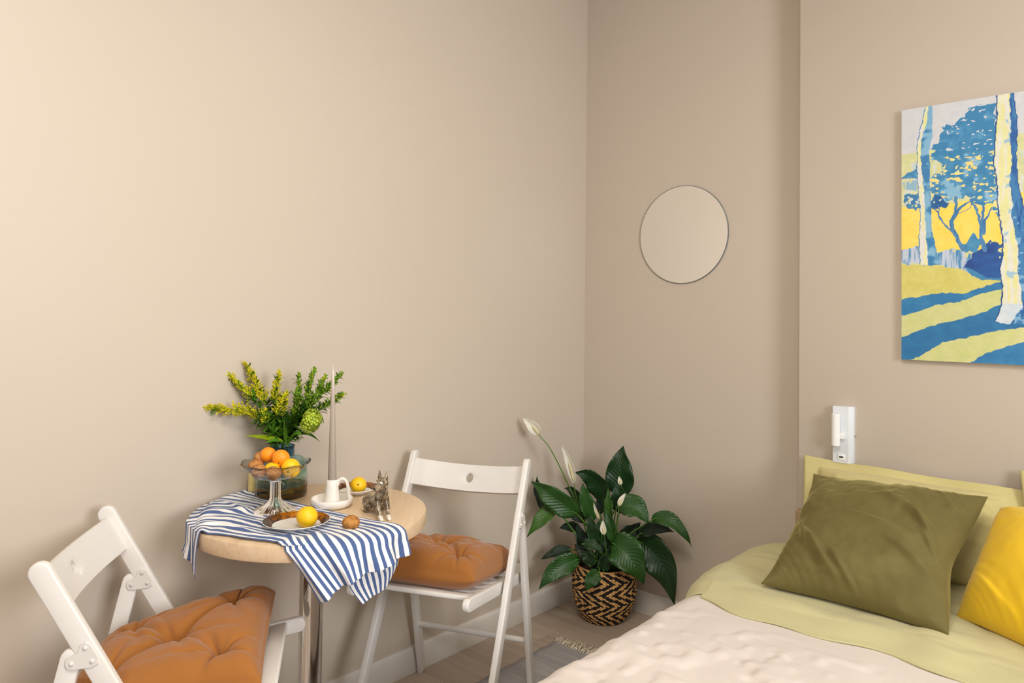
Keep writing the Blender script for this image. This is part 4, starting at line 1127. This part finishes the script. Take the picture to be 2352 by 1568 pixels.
# ---------------------------------------------------------------- woven basket with peace lily
BX, BY = 0.2300, -0.1620
def basket():
    t = thing('woven_basket', (BX, BY, 0.0), 'round woven basket in black and straw zigzag bands, standing in the corner', 'basket')
    prof_z = np.array((0.0, 0.012, 0.04, 0.08, 0.12, 0.16, 0.19, 0.212, 0.222))
    prof_r = np.array((0.074, 0.085, 0.104, 0.119, 0.127, 0.128, 0.125, 0.120, 0.118))
    rad = lambda z: np.interp(z, prof_z, prof_r)
    V, F = lathe([(0, 0.001), (0.070, 0.001)] + [(r-0.004, z) for r, z in zip(prof_r, prof_z)] + [(0.110, 0.222), (0.112, 0.18), (0.11, 0.1), (0.08, 0.012), (0, 0.012)], 48)
    mk('basket_wall', V, F, simple('dark_basket_core', (58, 40, 22), 0.9), t)
    n_rows, n_st = 30, 66
    dark, tan = MB(), MB()
    base = bmesh.new(); bmesh.ops.create_uvsphere(base, u_segments=6, v_segments=5, radius=1.0)
    SV = np.array([v.co[:] for v in base.verts]); SF = [tuple(v.index for v in f.verts) for f in base.faces]; base.free()
    rg = np.random.default_rng(5)
    H = 0.218; dz = H/n_rows
    for i in range(n_rows):
        z = 0.004 + dz*(i+0.5)
        band = (i % 12); up = band < 6
        zig = band if up else 12-band
        for j in range(n_st):
            ph = 2*PI*(j+0.5*(i % 2)*0)/n_st
            k = (j + zig*1.3) / 4.125
            isd = (k % 1.0) < 0.53
            r = rad(z) + 0.0012
            ph = ph + rg.normal(0, 0.006)
            e = np.array((math.cos(ph), math.sin(ph), 0)); tg = np.array((-math.sin(ph), math.cos(ph), 0)); zz = np.array((0, 0, 1.0))
            L = 2*PI*r/n_st*0.78
            sl = 0.42 if up else -0.42
            a = tg*math.cos(sl) - zz*math.sin(sl); b = np.cross(e, a)
            Q = SV[:, :1]*L*a + SV[:, 1:2]*(dz*0.60)*b + SV[:, 2:3]*0.0030*e
            (dark if isd else tan).add(Q + e*r + zz*(z + rg.normal(0, .0004)), SF)
    for mb, nm, c in ((dark, 'black_strands', (34, 24, 24)), (tan, 'straw_strands', (226, 178, 112))):
        V, F = mb.get(); o = mk(nm, V, F, simple(nm, c, 0.75, 0.2, 60, .15, 300), t); o['kind'] = 'stuff'
    pts = [(math.cos(a)*0.118, math.sin(a)*0.118, 0.2225+0.001*math.sin(a*9)) for a in np.linspace(0, 2*PI, 73)]
    V, F = tube(pts, 0.0042, 8, False); mk('rim_coil', V, F, simple('straw_rim', (196, 150, 92), .8, .15, 80), t)
    # little carrying loop standing up at the back left
    pts = through((-0.112, -0.03, .215), (-0.122, -0.045, .285), (-0.105, -0.062, .215), 20)
    V, F = tube(pts, 0.004, 8); mk('handle_loop', V, F, simple('straw_loop', (196, 156, 100), .8, .1, 80), t)
basket()

def leaf_mat(name, col, spec=.5):
    m = NT(name); uv = m.coord('UV'); sep = m.new('ShaderNodeSeparateXYZ'); m.link(uv, sep.inputs[0])
    av = m.mathn('ABSOLUTE', sep.outputs[1])
    ph = m.mathn('SUBTRACT', m.mathn('MULTIPLY', sep.outputs[0], 13.0), m.mathn('MULTIPLY', av, 3.2))
    w = m.mathn('ABSOLUTE', m.mathn('SUBTRACT', m.mathn('FRACT', ph), 0.5))
    c = lin(col)
    n = m.noise(m.coord(), 16, 2)
    b0 = m.mix(n, tuple(x*.75 for x in c[:3]) + (1,), tuple(x*1.2 for x in c[:3]) + (1,))
    b1 = m.mix(m.mathn('MULTIPLY', m.ramp(w, [(0.0, (1, 1, 1, 1)), (0.22, (0, 0, 0, 1))]), .35), b0, tuple(x*.45 for x in c[:3]) + (1,))
    rib = m.ramp(av, [(0.0, (1, 1, 1, 1)), (0.07, (0, 0, 0, 1))])
    m.base(m.mix(m.mathn('MULTIPLY', rib, .4), b1, tuple(min(1, x*1.8+.02) for x in c[:3]) + (1,)))
    m.set(Roughness=.38); m.p.inputs['Specular IOR Level'].default_value = spec
    m.bump(m.mathn('ADD', w, m.mathn('MULTIPLY', rib, -.3)), .55, .003)
    return m.m
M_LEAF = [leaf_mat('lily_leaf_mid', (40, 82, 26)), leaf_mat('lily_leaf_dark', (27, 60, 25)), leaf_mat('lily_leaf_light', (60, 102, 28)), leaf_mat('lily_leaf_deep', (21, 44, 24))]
M_PET = leafy('lily_petiole', (88, 130, 48))
M_SPATHE = NT('white_spathe'); v = M_SPATHE.coord(); M_SPATHE.base(M_SPATHE.mix(M_SPATHE.noise(v, 60, 2), lin((214, 208, 184)), lin((244, 240, 226)))); M_SPATHE.set(Roughness=.5); M_SPATHE.p.inputs['Subsurface Weight'].default_value = .15; M_SPATHE.p.inputs['Subsurface Scale'].default_value = .004; M_SPATHE = M_SPATHE.m
M_SPADIX = simple('cream_spadix', (226, 214, 160), .7, .1, 200, .4, 400)
LX = (BX, BY)
lily = thing('peace_lily', (BX, BY, 0.012), 'green peace lily with white flowers in the woven basket', 'plant')
def clampw(P, x0=0.018, y0=-0.018):
    P = np.array(P, float); P[..., 0] = np.maximum(P[..., 0], x0); P[..., 1] = np.minimum(P[..., 1], y0); return P
CAMP = np.array((1.9646,-2.6713,1.25))
def lily_leaf(b, m, tpt, w, roll, shade, k=0):
    b, m, tpt = clampw(b), clampw(m), clampw(tpt)
    nu, nv = 18, 9
    P = through(b, m, tpt, nu); T = np.gradient(P, axis=0); T /= np.linalg.norm(T, axis=1)[:, None]
    w *= 1.22
    view = CAMP - P; view /= np.linalg.norm(view, axis=1)[:, None]
    s = np.cross(T, view); s /= np.linalg.norm(s, axis=1)[:, None]
    nn = np.cross(s, T)
    cr, sr = math.cos(roll), math.sin(roll)
    s, nn = s*cr + nn*sr, nn*cr - s*sr
    u = np.linspace(0, 1, nu); prof = u**.62*(1-u)**1.12; prof[0] = .04; prof[-1] = .0
    prof /= prof.max()
    v = np.linspace(-1, 1, nv)
    V = np.zeros((nu, nv, 3)); UV = np.zeros((nu, nv, 2))
    for j in range(nv):
        h = w/2*prof*v[j]
        wav = .018*np.sin(u*16+v[j]*2+k*1.3)*abs(v[j])**2*w/.09
        V[:, j] = P + s*h[:, None] + nn*(w*.16*np.abs(v[j])**1.3*prof - w*.05 + wav*.35)[:, None]
        UV[:, j, 0] = u; UV[:, j, 1] = v[j]
    V = clampw(V, .006, -.006)
    o = mk('leaf', V.reshape(-1, 3), grid_faces(nu, nv), M_LEAF[shade], lily, uv=UV.reshape(-1, 2), world_verts=True)
    so = o.modifiers.new('thickness', 'SOLIDIFY'); so.thickness = .0007
    root = np.array((LX[0] + .05*math.cos(k*2.4), LX[1] + .05*math.sin(k*2.4), .20))
    mid = (root + b)/2 + np.array((0, 0, .035)) ; mid = root*.45 + b*.55 + np.array((0, 0, .02))
    pts = clampw(catmull([root, mid, b, P[2]], 16))
    Vt, Ft = tube(pts, np.linspace(.0034, .0018, 16), 6); mk('petiole', Vt, Ft, M_PET, o, world_verts=False).matrix_parent_inverse = Matrix.Translation((-BX, -BY, -.012))
D0 = 3.0046
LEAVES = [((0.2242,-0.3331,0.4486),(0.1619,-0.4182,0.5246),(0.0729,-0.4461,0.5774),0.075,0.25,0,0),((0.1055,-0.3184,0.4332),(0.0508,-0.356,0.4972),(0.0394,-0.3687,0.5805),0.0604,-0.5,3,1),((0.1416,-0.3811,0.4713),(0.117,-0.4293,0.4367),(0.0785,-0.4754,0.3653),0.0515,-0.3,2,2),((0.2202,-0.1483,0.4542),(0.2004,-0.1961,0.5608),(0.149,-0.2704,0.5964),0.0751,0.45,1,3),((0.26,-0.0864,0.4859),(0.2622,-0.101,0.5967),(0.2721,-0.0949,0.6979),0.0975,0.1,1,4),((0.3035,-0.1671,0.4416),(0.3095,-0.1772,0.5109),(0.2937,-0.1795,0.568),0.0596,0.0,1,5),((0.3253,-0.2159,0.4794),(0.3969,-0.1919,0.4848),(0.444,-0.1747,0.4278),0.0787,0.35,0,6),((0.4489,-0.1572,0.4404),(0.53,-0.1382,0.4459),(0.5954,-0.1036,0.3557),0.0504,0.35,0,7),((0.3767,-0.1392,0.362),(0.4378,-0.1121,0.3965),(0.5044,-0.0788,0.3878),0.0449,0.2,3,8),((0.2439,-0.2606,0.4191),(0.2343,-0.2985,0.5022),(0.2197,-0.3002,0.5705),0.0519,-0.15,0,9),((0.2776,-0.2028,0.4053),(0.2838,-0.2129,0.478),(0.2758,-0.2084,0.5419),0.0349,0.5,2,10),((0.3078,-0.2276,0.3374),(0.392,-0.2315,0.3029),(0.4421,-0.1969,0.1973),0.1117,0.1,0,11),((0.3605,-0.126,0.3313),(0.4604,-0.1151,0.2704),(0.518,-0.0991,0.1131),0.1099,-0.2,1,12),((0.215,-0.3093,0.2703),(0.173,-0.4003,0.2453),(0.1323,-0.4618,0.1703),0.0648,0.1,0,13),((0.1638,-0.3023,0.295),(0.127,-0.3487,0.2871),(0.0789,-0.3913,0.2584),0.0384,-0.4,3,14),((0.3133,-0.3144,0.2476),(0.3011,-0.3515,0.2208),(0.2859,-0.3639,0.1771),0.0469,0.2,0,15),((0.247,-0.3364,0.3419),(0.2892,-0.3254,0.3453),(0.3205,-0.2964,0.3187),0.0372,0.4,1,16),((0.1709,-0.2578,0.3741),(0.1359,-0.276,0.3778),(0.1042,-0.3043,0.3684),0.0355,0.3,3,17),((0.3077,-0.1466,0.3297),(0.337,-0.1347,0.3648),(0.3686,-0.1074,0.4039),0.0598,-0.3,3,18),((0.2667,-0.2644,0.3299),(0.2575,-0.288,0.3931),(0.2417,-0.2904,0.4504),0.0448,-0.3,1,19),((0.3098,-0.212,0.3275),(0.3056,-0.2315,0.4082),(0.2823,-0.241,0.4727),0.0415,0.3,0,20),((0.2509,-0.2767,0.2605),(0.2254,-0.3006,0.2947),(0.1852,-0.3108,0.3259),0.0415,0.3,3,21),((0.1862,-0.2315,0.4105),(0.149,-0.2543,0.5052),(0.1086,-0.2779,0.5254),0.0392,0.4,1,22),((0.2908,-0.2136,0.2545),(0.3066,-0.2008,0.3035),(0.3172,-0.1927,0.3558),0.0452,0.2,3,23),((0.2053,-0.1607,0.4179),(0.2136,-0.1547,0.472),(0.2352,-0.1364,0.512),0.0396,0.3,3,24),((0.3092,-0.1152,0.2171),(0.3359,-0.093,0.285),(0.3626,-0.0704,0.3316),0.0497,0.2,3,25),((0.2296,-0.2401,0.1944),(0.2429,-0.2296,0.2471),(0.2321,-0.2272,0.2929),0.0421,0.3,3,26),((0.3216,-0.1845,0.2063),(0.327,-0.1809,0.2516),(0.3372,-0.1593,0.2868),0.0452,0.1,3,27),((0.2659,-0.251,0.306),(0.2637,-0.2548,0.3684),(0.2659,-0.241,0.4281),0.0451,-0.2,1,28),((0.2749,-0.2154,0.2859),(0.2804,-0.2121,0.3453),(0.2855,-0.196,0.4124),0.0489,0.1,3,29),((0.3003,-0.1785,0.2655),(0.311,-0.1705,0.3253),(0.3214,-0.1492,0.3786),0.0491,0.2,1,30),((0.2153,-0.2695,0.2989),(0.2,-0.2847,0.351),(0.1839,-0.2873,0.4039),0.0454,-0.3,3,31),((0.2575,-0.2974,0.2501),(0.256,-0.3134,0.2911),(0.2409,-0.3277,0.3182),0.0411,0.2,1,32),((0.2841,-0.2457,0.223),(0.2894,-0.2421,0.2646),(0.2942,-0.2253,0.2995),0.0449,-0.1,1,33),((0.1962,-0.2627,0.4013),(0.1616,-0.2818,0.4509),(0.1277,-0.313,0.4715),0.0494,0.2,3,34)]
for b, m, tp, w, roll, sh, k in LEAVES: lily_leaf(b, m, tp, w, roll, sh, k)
def lily_flower(b, m, tp, w, roll, bend, k):
    b, m, tp = clampw(b), clampw(m), clampw(tp)
    root = np.array((LX[0] + .03*math.cos(k*2), LX[1] + .03*math.sin(k*2), .2))
    t = clampw(catmull([root, bend, b], 24))
    Vt, Ft = tube(t, np.linspace(.0026, .0017, 24), 6)
    st = mk('flower_stalk', Vt, Ft, M_PET, lily, world_verts=True)
    nu, nv = 14, 7
    P = through(b, m, tp, nu); T = np.gradient(P, axis=0); T /= np.linalg.norm(T, axis=1)[:, None]
    view = CAMP - P; view /= np.linalg.norm(view, axis=1)[:, None]
    s = np.cross(T, view); s /= np.linalg.norm(s, axis=1)[:, None]; nn = np.cross(s, T)
    cr, sr = math.cos(roll), math.sin(roll); s, nn = s*cr+nn*sr, nn*cr-s*sr
    u = np.linspace(0, 1, nu); prof = np.sin(PI*u**.8)**.8; prof[0] = .05; prof[-1] = 0
    V = np.stack([P + s*(w/2*prof*q)[:, None] + nn*(w*.28*q*q*prof)[:, None] for q in np.linspace(-1, 1, nv)], 1)
    inv = Matrix.Translation((-BX, -BY, -.012))
    o = mk('spathe', clampw(V, .006, -.006).reshape(-1, 3), grid_faces(nu, nv), M_SPATHE, st); o.matrix_parent_inverse = inv
    so = o.modifiers.new('thickness', 'SOLIDIFY'); so.thickness = .0008
    c0 = P[1] + nn[1]*w*.14; c1 = P[7] + nn[7]*w*.2
    Vs, Fs = tube(np.linspace(c0, c1, 8), [.002, .0032, .0036, .0036, .0036, .0034, .003, .0015], 8)
    o = mk('spadix', Vs, Fs, M_SPADIX, st); o.matrix_parent_inverse = inv
for a in [((0.097,-0.4296,0.7627),(0.087,-0.453,0.7951),(0.0499,-0.474,0.8276),0.046,0.15,(0.1441,-0.3706,0.6543),1),((0.1757,-0.2991,0.5596),(0.1631,-0.3127,0.6383),(0.1375,-0.338,0.7167),0.034,0.35,(0.1844,-0.2893,0.4915),2),((0.3106,-0.1639,0.556),(0.3068,-0.1678,0.5717),(0.3043,-0.1706,0.591),0.019,0.1,(0.3008,-0.1574,0.4883),3),((0.3698,-0.2706,0.5014),(0.3787,-0.2632,0.5251),(0.3902,-0.2537,0.5523),0.022,0.4,(0.3488,-0.2471,0.4287),4),((0.3086,-0.3108,0.4471),(0.3012,-0.3183,0.4775),(0.2914,-0.3282,0.5129),0.017,0.7,(0.2914,-0.2705,0.3793),5),((0.3279,-0.3052,0.3895),(0.3255,-0.3081,0.4164),(0.3244,-0.31,0.4467),0.025,0.2,(0.3038,-0.2575,0.316),6)]:
    lily_flower(*[np.array(q) if isinstance(q, tuple) else q for q in a])
V, F = lathe([(0, 0.0), (0.06, 0.0), (0.066, 0.005), (0.094, .17), (.098, .178), (.095, .18), (.09, .165), (0, .16)], 40)
mk('nursery_pot', V, F, simple('brown_plastic_pot', (70, 46, 36), .5), lily)
V, F = lathe([(0.089, 0.1635), (0.06, .172), (.03, .178), (0, .176)], 32)
mk('soil', V + np.c_[np.zeros(len(V)), np.zeros(len(V)), fbm(V[:, :2]*60, 3)*.004], F, simple('potting_soil', (44, 32, 24), .95, .3, 80, .6, 200, .004), lily)

# ---------------------------------------------------------------- rug with fringe
RX0, RX1, RY0, RY1 = 0.222, 0.86, -0.472, -2.1
M_RUG = NT('grey_woven_rag'); v = M_RUG.coord()
st = M_RUG.noise(M_RUG.mapping(v, (3, 120, 1)), 1.0, 3, .6)
st2 = M_RUG.noise(M_RUG.mapping(v, (0.5, 14, 1)), 1.0, 2)
M_RUG.base(M_RUG.mix(M_RUG.mathn('MULTIPLY', st2, .7), M_RUG.ramp(st, [(.3, lin((154, 151, 151))), (.7, lin((184, 180, 179)))]), lin((142, 141, 146))))
M_RUG.set(Roughness=.95); M_RUG.bump(st, .5, .003); M_RUG = M_RUG.m
rug = thing('woven_rug', (0.54, -1.28, 0), 'grey flat woven rug with cream fringe on the floor between chair and bed', 'rug')
nx, ny = 20, 160
X, Y = np.meshgrid(np.linspace(RX0, RX1, nx), np.linspace(RY1, RY0, ny), indexing='ij')
X = X + np.where((X < RX0+.01) | (X > RX1-.01), 0.003*np.sin(Y*70), 0)
Z = 0.0042 + 0.0007*np.sin(Y*360)
Vt = np.c_[X.ravel(), Y.ravel(), Z.ravel()]; Vb = Vt.copy(); Vb[:, 2] = 0.0006
idx = np.arange(nx*ny).reshape(nx, ny)
Fc = grid_faces(nx, ny) + grid_faces(nx, ny, nx*ny, True)
ring = list(idx[:-1, 0]) + list(idx[-1, :-1]) + list(idx[1:, -1][::-1]) + list(idx[0, 1:][::-1])
for i in range(len(ring)):
    a, b = ring[i], ring[(i+1) % len(ring)]; Fc.append((b, a, a+nx*ny, b+nx*ny))
mk('rug_weave', np.vstack((Vt, Vb)), Fc, M_RUG, rug, world_verts=True)
mb = MB(); rg = np.random.default_rng(8)
for k in range(190):
    x = RX0 + (RX1-RX0)*(k//3*3+rg.uniform(0, 1.6))/190; L = rg.uniform(.03, .07); dx = rg.normal(-.014, .010)
    pts = catmull([(x, RY0-.004, .004), (x+dx*.3, RY0+L*.35, .007), (x+dx*.8+rg.normal(0, .003), RY0+L*.7, .004), (x+dx*1.3+rg.normal(0, .004), RY0+L, .0025)], 10)
    mb.add(*tube(pts, .0016, 5))
V, F = mb.get(); o = mk('fringe', V, F, simple('cream_fringe', (226, 216, 198), .9, .15, 100), rug, world_verts=True); o['kind'] = 'stuff'

# ---------------------------------------------------------------- bed
bed = thing('bed', (1.76, -1.1, 0), 'low bed with light brown headboard under the pillows and blanket', 'bed')
M_HB = simple('light_brown_headboard', (172, 142, 110), .6, .06, 20, .1, 300)
from_bm('headboard', bm_box(0.995-1.76, 2.52-1.76, 1.02-.045, 1.02-.003, 0.0, 0.578, .008, 3), M_HB, bed)
from_bm('mattress', bm_box(1.01-1.76, 2.5-1.76, -.98, .97, .16, .405, .04, 4), simple('white_mattress', (230, 226, 218), .8), bed)
from_bm('bed_base', bm_box(1.02-1.76, 2.49-1.76, -.98, .97, .06, .16, .01, 2), M_HB, bed)
for sx in (-.68, .68):
    for sy in (-.93, .9):
        V, F = lathe([(0, 0), (.02, 0), (.026, .06), (0, .06)], 16); mk('leg', V + np.array((sx, sy, 0)), F, M_HB, bed, sharp=40)

def coverlet(name, label, cat, mat, y_at, xe, r, ztop, zlow, nz, nu=200, nv=240, uvs=None, thick=.004, xr=2.53):
    """cloth lying on the bed top, rounding over the left edge and hanging down that side"""
    side = np.linspace(0, 1, 26)[:-1]; arc = np.linspace(0, 1, 16)[:-1]; top = np.linspace(0, 1, nu)**1.15
    S = []
    for a in side: S.append((0, a))
    for a in arc: S.append((1, a))
    for a in top: S.append((2, a))
    n = len(S)
    vs = np.linspace(0, 1, nv)
    P = np.zeros((n, nv, 3))
    for i, (k, a) in enumerate(S):
        xt = xr*a + (xe(0)+r)*(1-a)
        for j, b in enumerate(vs):
            x_guess = xe(0) if k < 2 else xt
            y = y_at(x_guess, b)
            x0 = xe(y); zt = ztop(x_guess, y)
            if k == 0: x, z = x0 - .012*(1-a), zlow + (zt - r - zlow)*a
            elif k == 1:
                t = a*PI/2; x, z = x0 + r*(1-math.cos(t)), zt - r + r*math.sin(t)
            else: x, z = (x0+r)*(1-a) + xr*a, zt
            P[i, j] = (x, y, z)
    Q = P.reshape(-1, 3)
    nrm = np.zeros_like(P)
    for i, (k, a) in enumerate(S):
        t = 0 if k == 0 else (a*PI/2 if k == 1 else PI/2)
        nrm[i, :] = (-math.cos(t), 0, math.sin(t))
    Q = Q + nrm.reshape(-1, 3)*nz(Q)[:, None]
    o = mk(name, Q, grid_faces(n, nv, 0, True), mat, uv=Q[:, :2]*3, loc=(1.76, -1.1, .45), world_verts=True)
    so = o.modifiers.new('thickness', 'SOLIDIFY'); so.thickness = thick; so.offset = 0
    props(o, label, cat); return o
M_OLIVE_SHEET = fabric('pale_olive_cotton', (196, 188, 142), 800, .8, .15, .08, .04)
def quilt_mat():
    m = NT('cream_quilted_cotton'); v = m.coord(); c = lin((216, 205, 196))
    m.base(m.mix(m.noise(v, 14, 3), tuple(x*.96 for x in c[:3]) + (1,), tuple(min(1, x*1.03) for x in c[:3]) + (1,)))
    m.set(Roughness=.85); m.p.inputs['Sheen Weight'].default_value = .2
    w1 = m.new('ShaderNodeTexWave', wave_type='BANDS', bands_direction='Y'); w1.inputs['Scale'].default_value = 75; w1.inputs['Distortion'].default_value = 1.0; m.link(v, w1.inputs['Vector'])
    h = m.mathn('ADD', m.mathn('MULTIPLY', w1.outputs['Fac'], .5), m.noise(v, 300, 2))
    m.bump(h, .16, .0012); return m.m
def nz_blanket(Q):
    p = Q[:, :2]
    h = fbm(p*3.1, 2, 2)*.006 + np.clip(vnoise(p*9+3, 7), -.2, 1)*.006 + np.maximum(0, vnoise(p*27+3, 9)-.25)*.010 - np.maximum(0, vnoise(p*21+8, 12)-.45)*.010
    sd = np.clip((.44-Q[:, 2])/.1, 0, 1)
    h = h*np.clip((-.84-Q[:, 1])/.12, .1, 1)
    return h*(1-.4*sd) + sd*(.005+.005*np.sin(Q[:, 1]*17)) + .005*np.exp(-((Q[:, 1]+.80)/.07)**2)*np.clip((.455-Q[:, 2])/.02, 0, 1)
coverlet('quilted_blanket', 'cream quilted blanket spread over the bed', 'blanket', quilt_mat(),
         lambda x, b: -.60 - b*1.45, lambda y: .930 - .015*min(1, max(0, (-.8-y)/.7)) + .005*math.sin(y*9), .07, lambda x, y: .464, .10, nz_blanket)
def fold_y(x):
    return -.822 + .03*max(0, (1.03-x)/.1)**1.5 - .018*math.sin(x*11+1) - .008*math.sin(x*29) - .03*(x-1.0)
def nz_sheet(Q):
    p = Q[:, :2]
    h = fbm(p*np.array((4, 6)), 21, 3)*.010 + np.maximum(0, vnoise(p*np.array((9, 15))+2, 27)-.1)*.013 + np.abs(fbm(p*np.array((7, 18)), 33, 2))*.006
    near = np.clip(1-(Q[:, 1]-np.array([fold_y(x) for x in Q[:, 0]]))/.09, 0, 1)**.7
    h = h*(1-.85*near)
    return h + .004*(1-near) + near*(.0012+.001*np.sin(Q[:, 0]*37)) + np.clip((-.15-Q[:, 1])/.2, 0, 1)*.004
coverlet('duvet_cover', 'pale olive duvet turned down over the cream blanket below the pillows', 'duvet', M_OLIVE_SHEET,
         lambda x, b: -.090 + b*(fold_y(x)+.090), lambda y: .897 + .055*math.exp(-((y+.10)/.17)**2) + .030*math.exp(-((y+.775)/.08)**2), .072,
         lambda x, y: .476 - .012*math.exp(-((y+.08)/.1)**2) - .013*math.exp(-((y-fold_y(x))/.06)**2), .12, nz_sheet, thick=.005)

# ---------------------------------------------------------------- pillows
def pillow(name, label, cat, group, corners, thick, mat, pinch=.06, flange=0.0, seed=0, folds=(), sag=0.0, n=90, wr=.004, nflip=1, ear=.0, pinch_r=0.0):
    tl, tr, bl, br = (np.array(c, float) for c in corners)
    u = np.linspace(-1, 1, n); U, V_ = np.meshgrid(u, u, indexing='ij'); U = U.ravel(); V_ = V_.ravel()
    pr_ = pinch + np.where(U > 0, pinch_r, 0)*np.exp(-((V_+.1)/.5)**2)
    up = U*(1-pr_*(1-V_**2)*np.abs(U)**2); vp = V_*(1-pinch*(1-U**2)*np.abs(V_)**2)
    a = (up+1)/2; b = (vp+1)/2
    P = (bl*(1-a)[:, None] + br*a[:, None])*(1-b)[:, None] + (tl*(1-a)[:, None] + tr*a[:, None])*b[:, None]
    ex = (tr+br-tl-bl)/2; ey = (tl+tr-bl-br)/2
    nn = np.cross(ex, ey); nn /= np.linalg.norm(nn); nn *= nflip
    w, h = np.linalg.norm(ex), np.linalg.norm(ey)
    f = 1-flange
    su, sv = np.clip(np.abs(U)/f, 0, 1), np.clip(np.abs(V_)/f, 0, 1)
    k = ((1-su**2.4)*(1-sv**2.4))**.55
    q = np.c_[U*w, V_*h]
    rim = np.clip(1-k, 0, 1)
    ew = .0028*rim*k**.35*np.sin((U*np.abs(V_)**2 + V_*np.abs(U)**2)*34+seed)
    nz = fbm(q*8, seed, 3)*wr + ew
    for (u0, v0, u1, v1, amp, wd) in folds:
        d = np.array((u1-u0, v1-v0)); L = d@d
        t = np.clip(((U-u0)*d[0]+(V_-v0)*d[1])/L, 0, 1)
        dist = np.hypot(U-u0-t*d[0], V_-v0-t*d[1]); side = np.sign((U-u0)*d[1]-(V_-v0)*d[0])
        nz = nz + amp*np.exp(-(dist/np.where(side > 0, wd, wd*.35))**2)*np.sin(PI*np.clip(t*.94+.05, 0, 1))**.7
    front = thick*.62*k + nz*np.clip(k*3+.15*(flange > 0), 0, 1)
    back = -thick*.38*k
    tip = ear*np.maximum(0, np.abs(U*V_)-.7)
    wave = (.006*np.sin(U*7+seed)*rim if flange else 0)
    Vf = P + nn*(front+.0012+tip+wave)[:, None]; Vb = P + nn*(back-.0012+tip+wave)[:, None]
    Vs = np.vstack((Vf, Vb)); F = grid_faces(n, n) + grid_faces(n, n, n*n, True)
    idx = np.arange(n*n).reshape(n, n)
    ring = list(idx[:-1, 0]) + list(idx[-1, :-1]) + list(idx[1:, -1][::-1]) + list(idx[0, 1:][::-1])
    for i in range(len(ring)):
        c, d = ring[i], ring[(i+1) % len(ring)]; F.append((d, c, c+n*n, d+n*n))
    cen = (tl+tr+bl+br)/4
    o = mk(name, Vs, F, mat, loc=tuple(cen), world_verts=True)
    return props(o, label, cat, group)
def seam(o, pts, r, mat):
    V, F = tube(pts, r, 6, False)
    c = mk('seam_piping', np.asarray(V) - np.array(o.location), F, mat, o); return c
M_PILLOW = fabric('olive_percale', (204, 192, 134), 800, .8, .15, .06, .03)
pillow('bed_pillow', 'pale olive bed pillow with a flat flange leaning on the wall behind the velvet cushion', 'pillow', None,
       ((1.0207,-0.105,0.7658), (1.66, -.105, .752), (1.0387,-0.19,0.4322), (1.67, -.30, .475)), .15, M_PILLOW, .015, .16, 3, wr=.006,
       folds=((.2, .75, .75, .55, .012, .08), (.45, .5, .9, .75, .012, .07), (-.6, .7, -.5, .2, .006, .05)))
pillow('bed_pillow', 'second pale olive pillow just showing at the right edge of the picture', 'pillow', None,
       ((1.6369,-0.102,0.8073), (2.28, -.10, .80), (1.675, -.24, .475), (2.32, -.28, .475)), .13, M_PILLOW, .015, .16, 8)
def velvet():
    m = NT('olive_velvet'); v = m.coord(); c = lin((112, 100, 48))
    f = m.noise(m.mapping(v, (3, 3, 7)), 1.6, 4, .6, .8)
    m.base(m.mix(f, lin((92, 82, 44)), lin((124, 114, 70)))); m.set(Roughness=.7)
    m.p.inputs['Sheen Weight'].default_value = .9; m.p.inputs['Sheen Roughness'].default_value = .35; m.p.inputs['Sheen Tint'].default_value = lin((196, 184, 120)); m.p.inputs['Specular IOR Level'].default_value = .15
    m.bump(m.noise(v, 500, 2), .12, .001); return m.m
M_VELVET = velvet()
vel = pillow('velvet_cushion', 'dark olive velvet cushion leaning on the pale pillow', 'cushion', None,
       ((1.1137,-0.275,0.737), (1.586,-0.275,0.7469), (1.1127,-0.6718,0.494), (1.571,-0.6804,0.494)), .16, M_VELVET, .085, 0, 5, wr=.009, ear=.03, pinch_r=.07,
       folds=((-.66, -.28, -.12, -.88, .026, .07), (.10, .46, .80, .02, .020, .08), (.45, .25, .86, -.15, .018, .05), (.25, -.2, .86, -.52, .020, .06), (.58, .8, .95, .35, .016, .06), (-.2, .05, .55, -.12, .012, .09), (-.78, -.15, -.55, -.55, .014, .05), (-.25, -.55, .1, -.97, .018, .05), (.62, .0, .9, -.3, .014, .04), (-.1, .45, .5, .4, .008, .06)))
M_YCUSH = fabric('yellow_cotton', (234, 192, 30), 700, .75, .2, .07, .03)
pillow('yellow_cushion', 'bright yellow cushion at the right edge of the picture beside the velvet one', 'cushion', None,
       ((1.6159,-0.3,0.7403), (2.06, -.30, .72), (1.5533,-0.5221,0.496), (1.98, -.80, .496)), .17, M_YCUSH, .03, 0, 14, wr=.004, ear=-.03,
       folds=((-.85, -.5, -.3, -.9, .008, .09), (-.3, -.35, .2, -.9, .007, .09)))
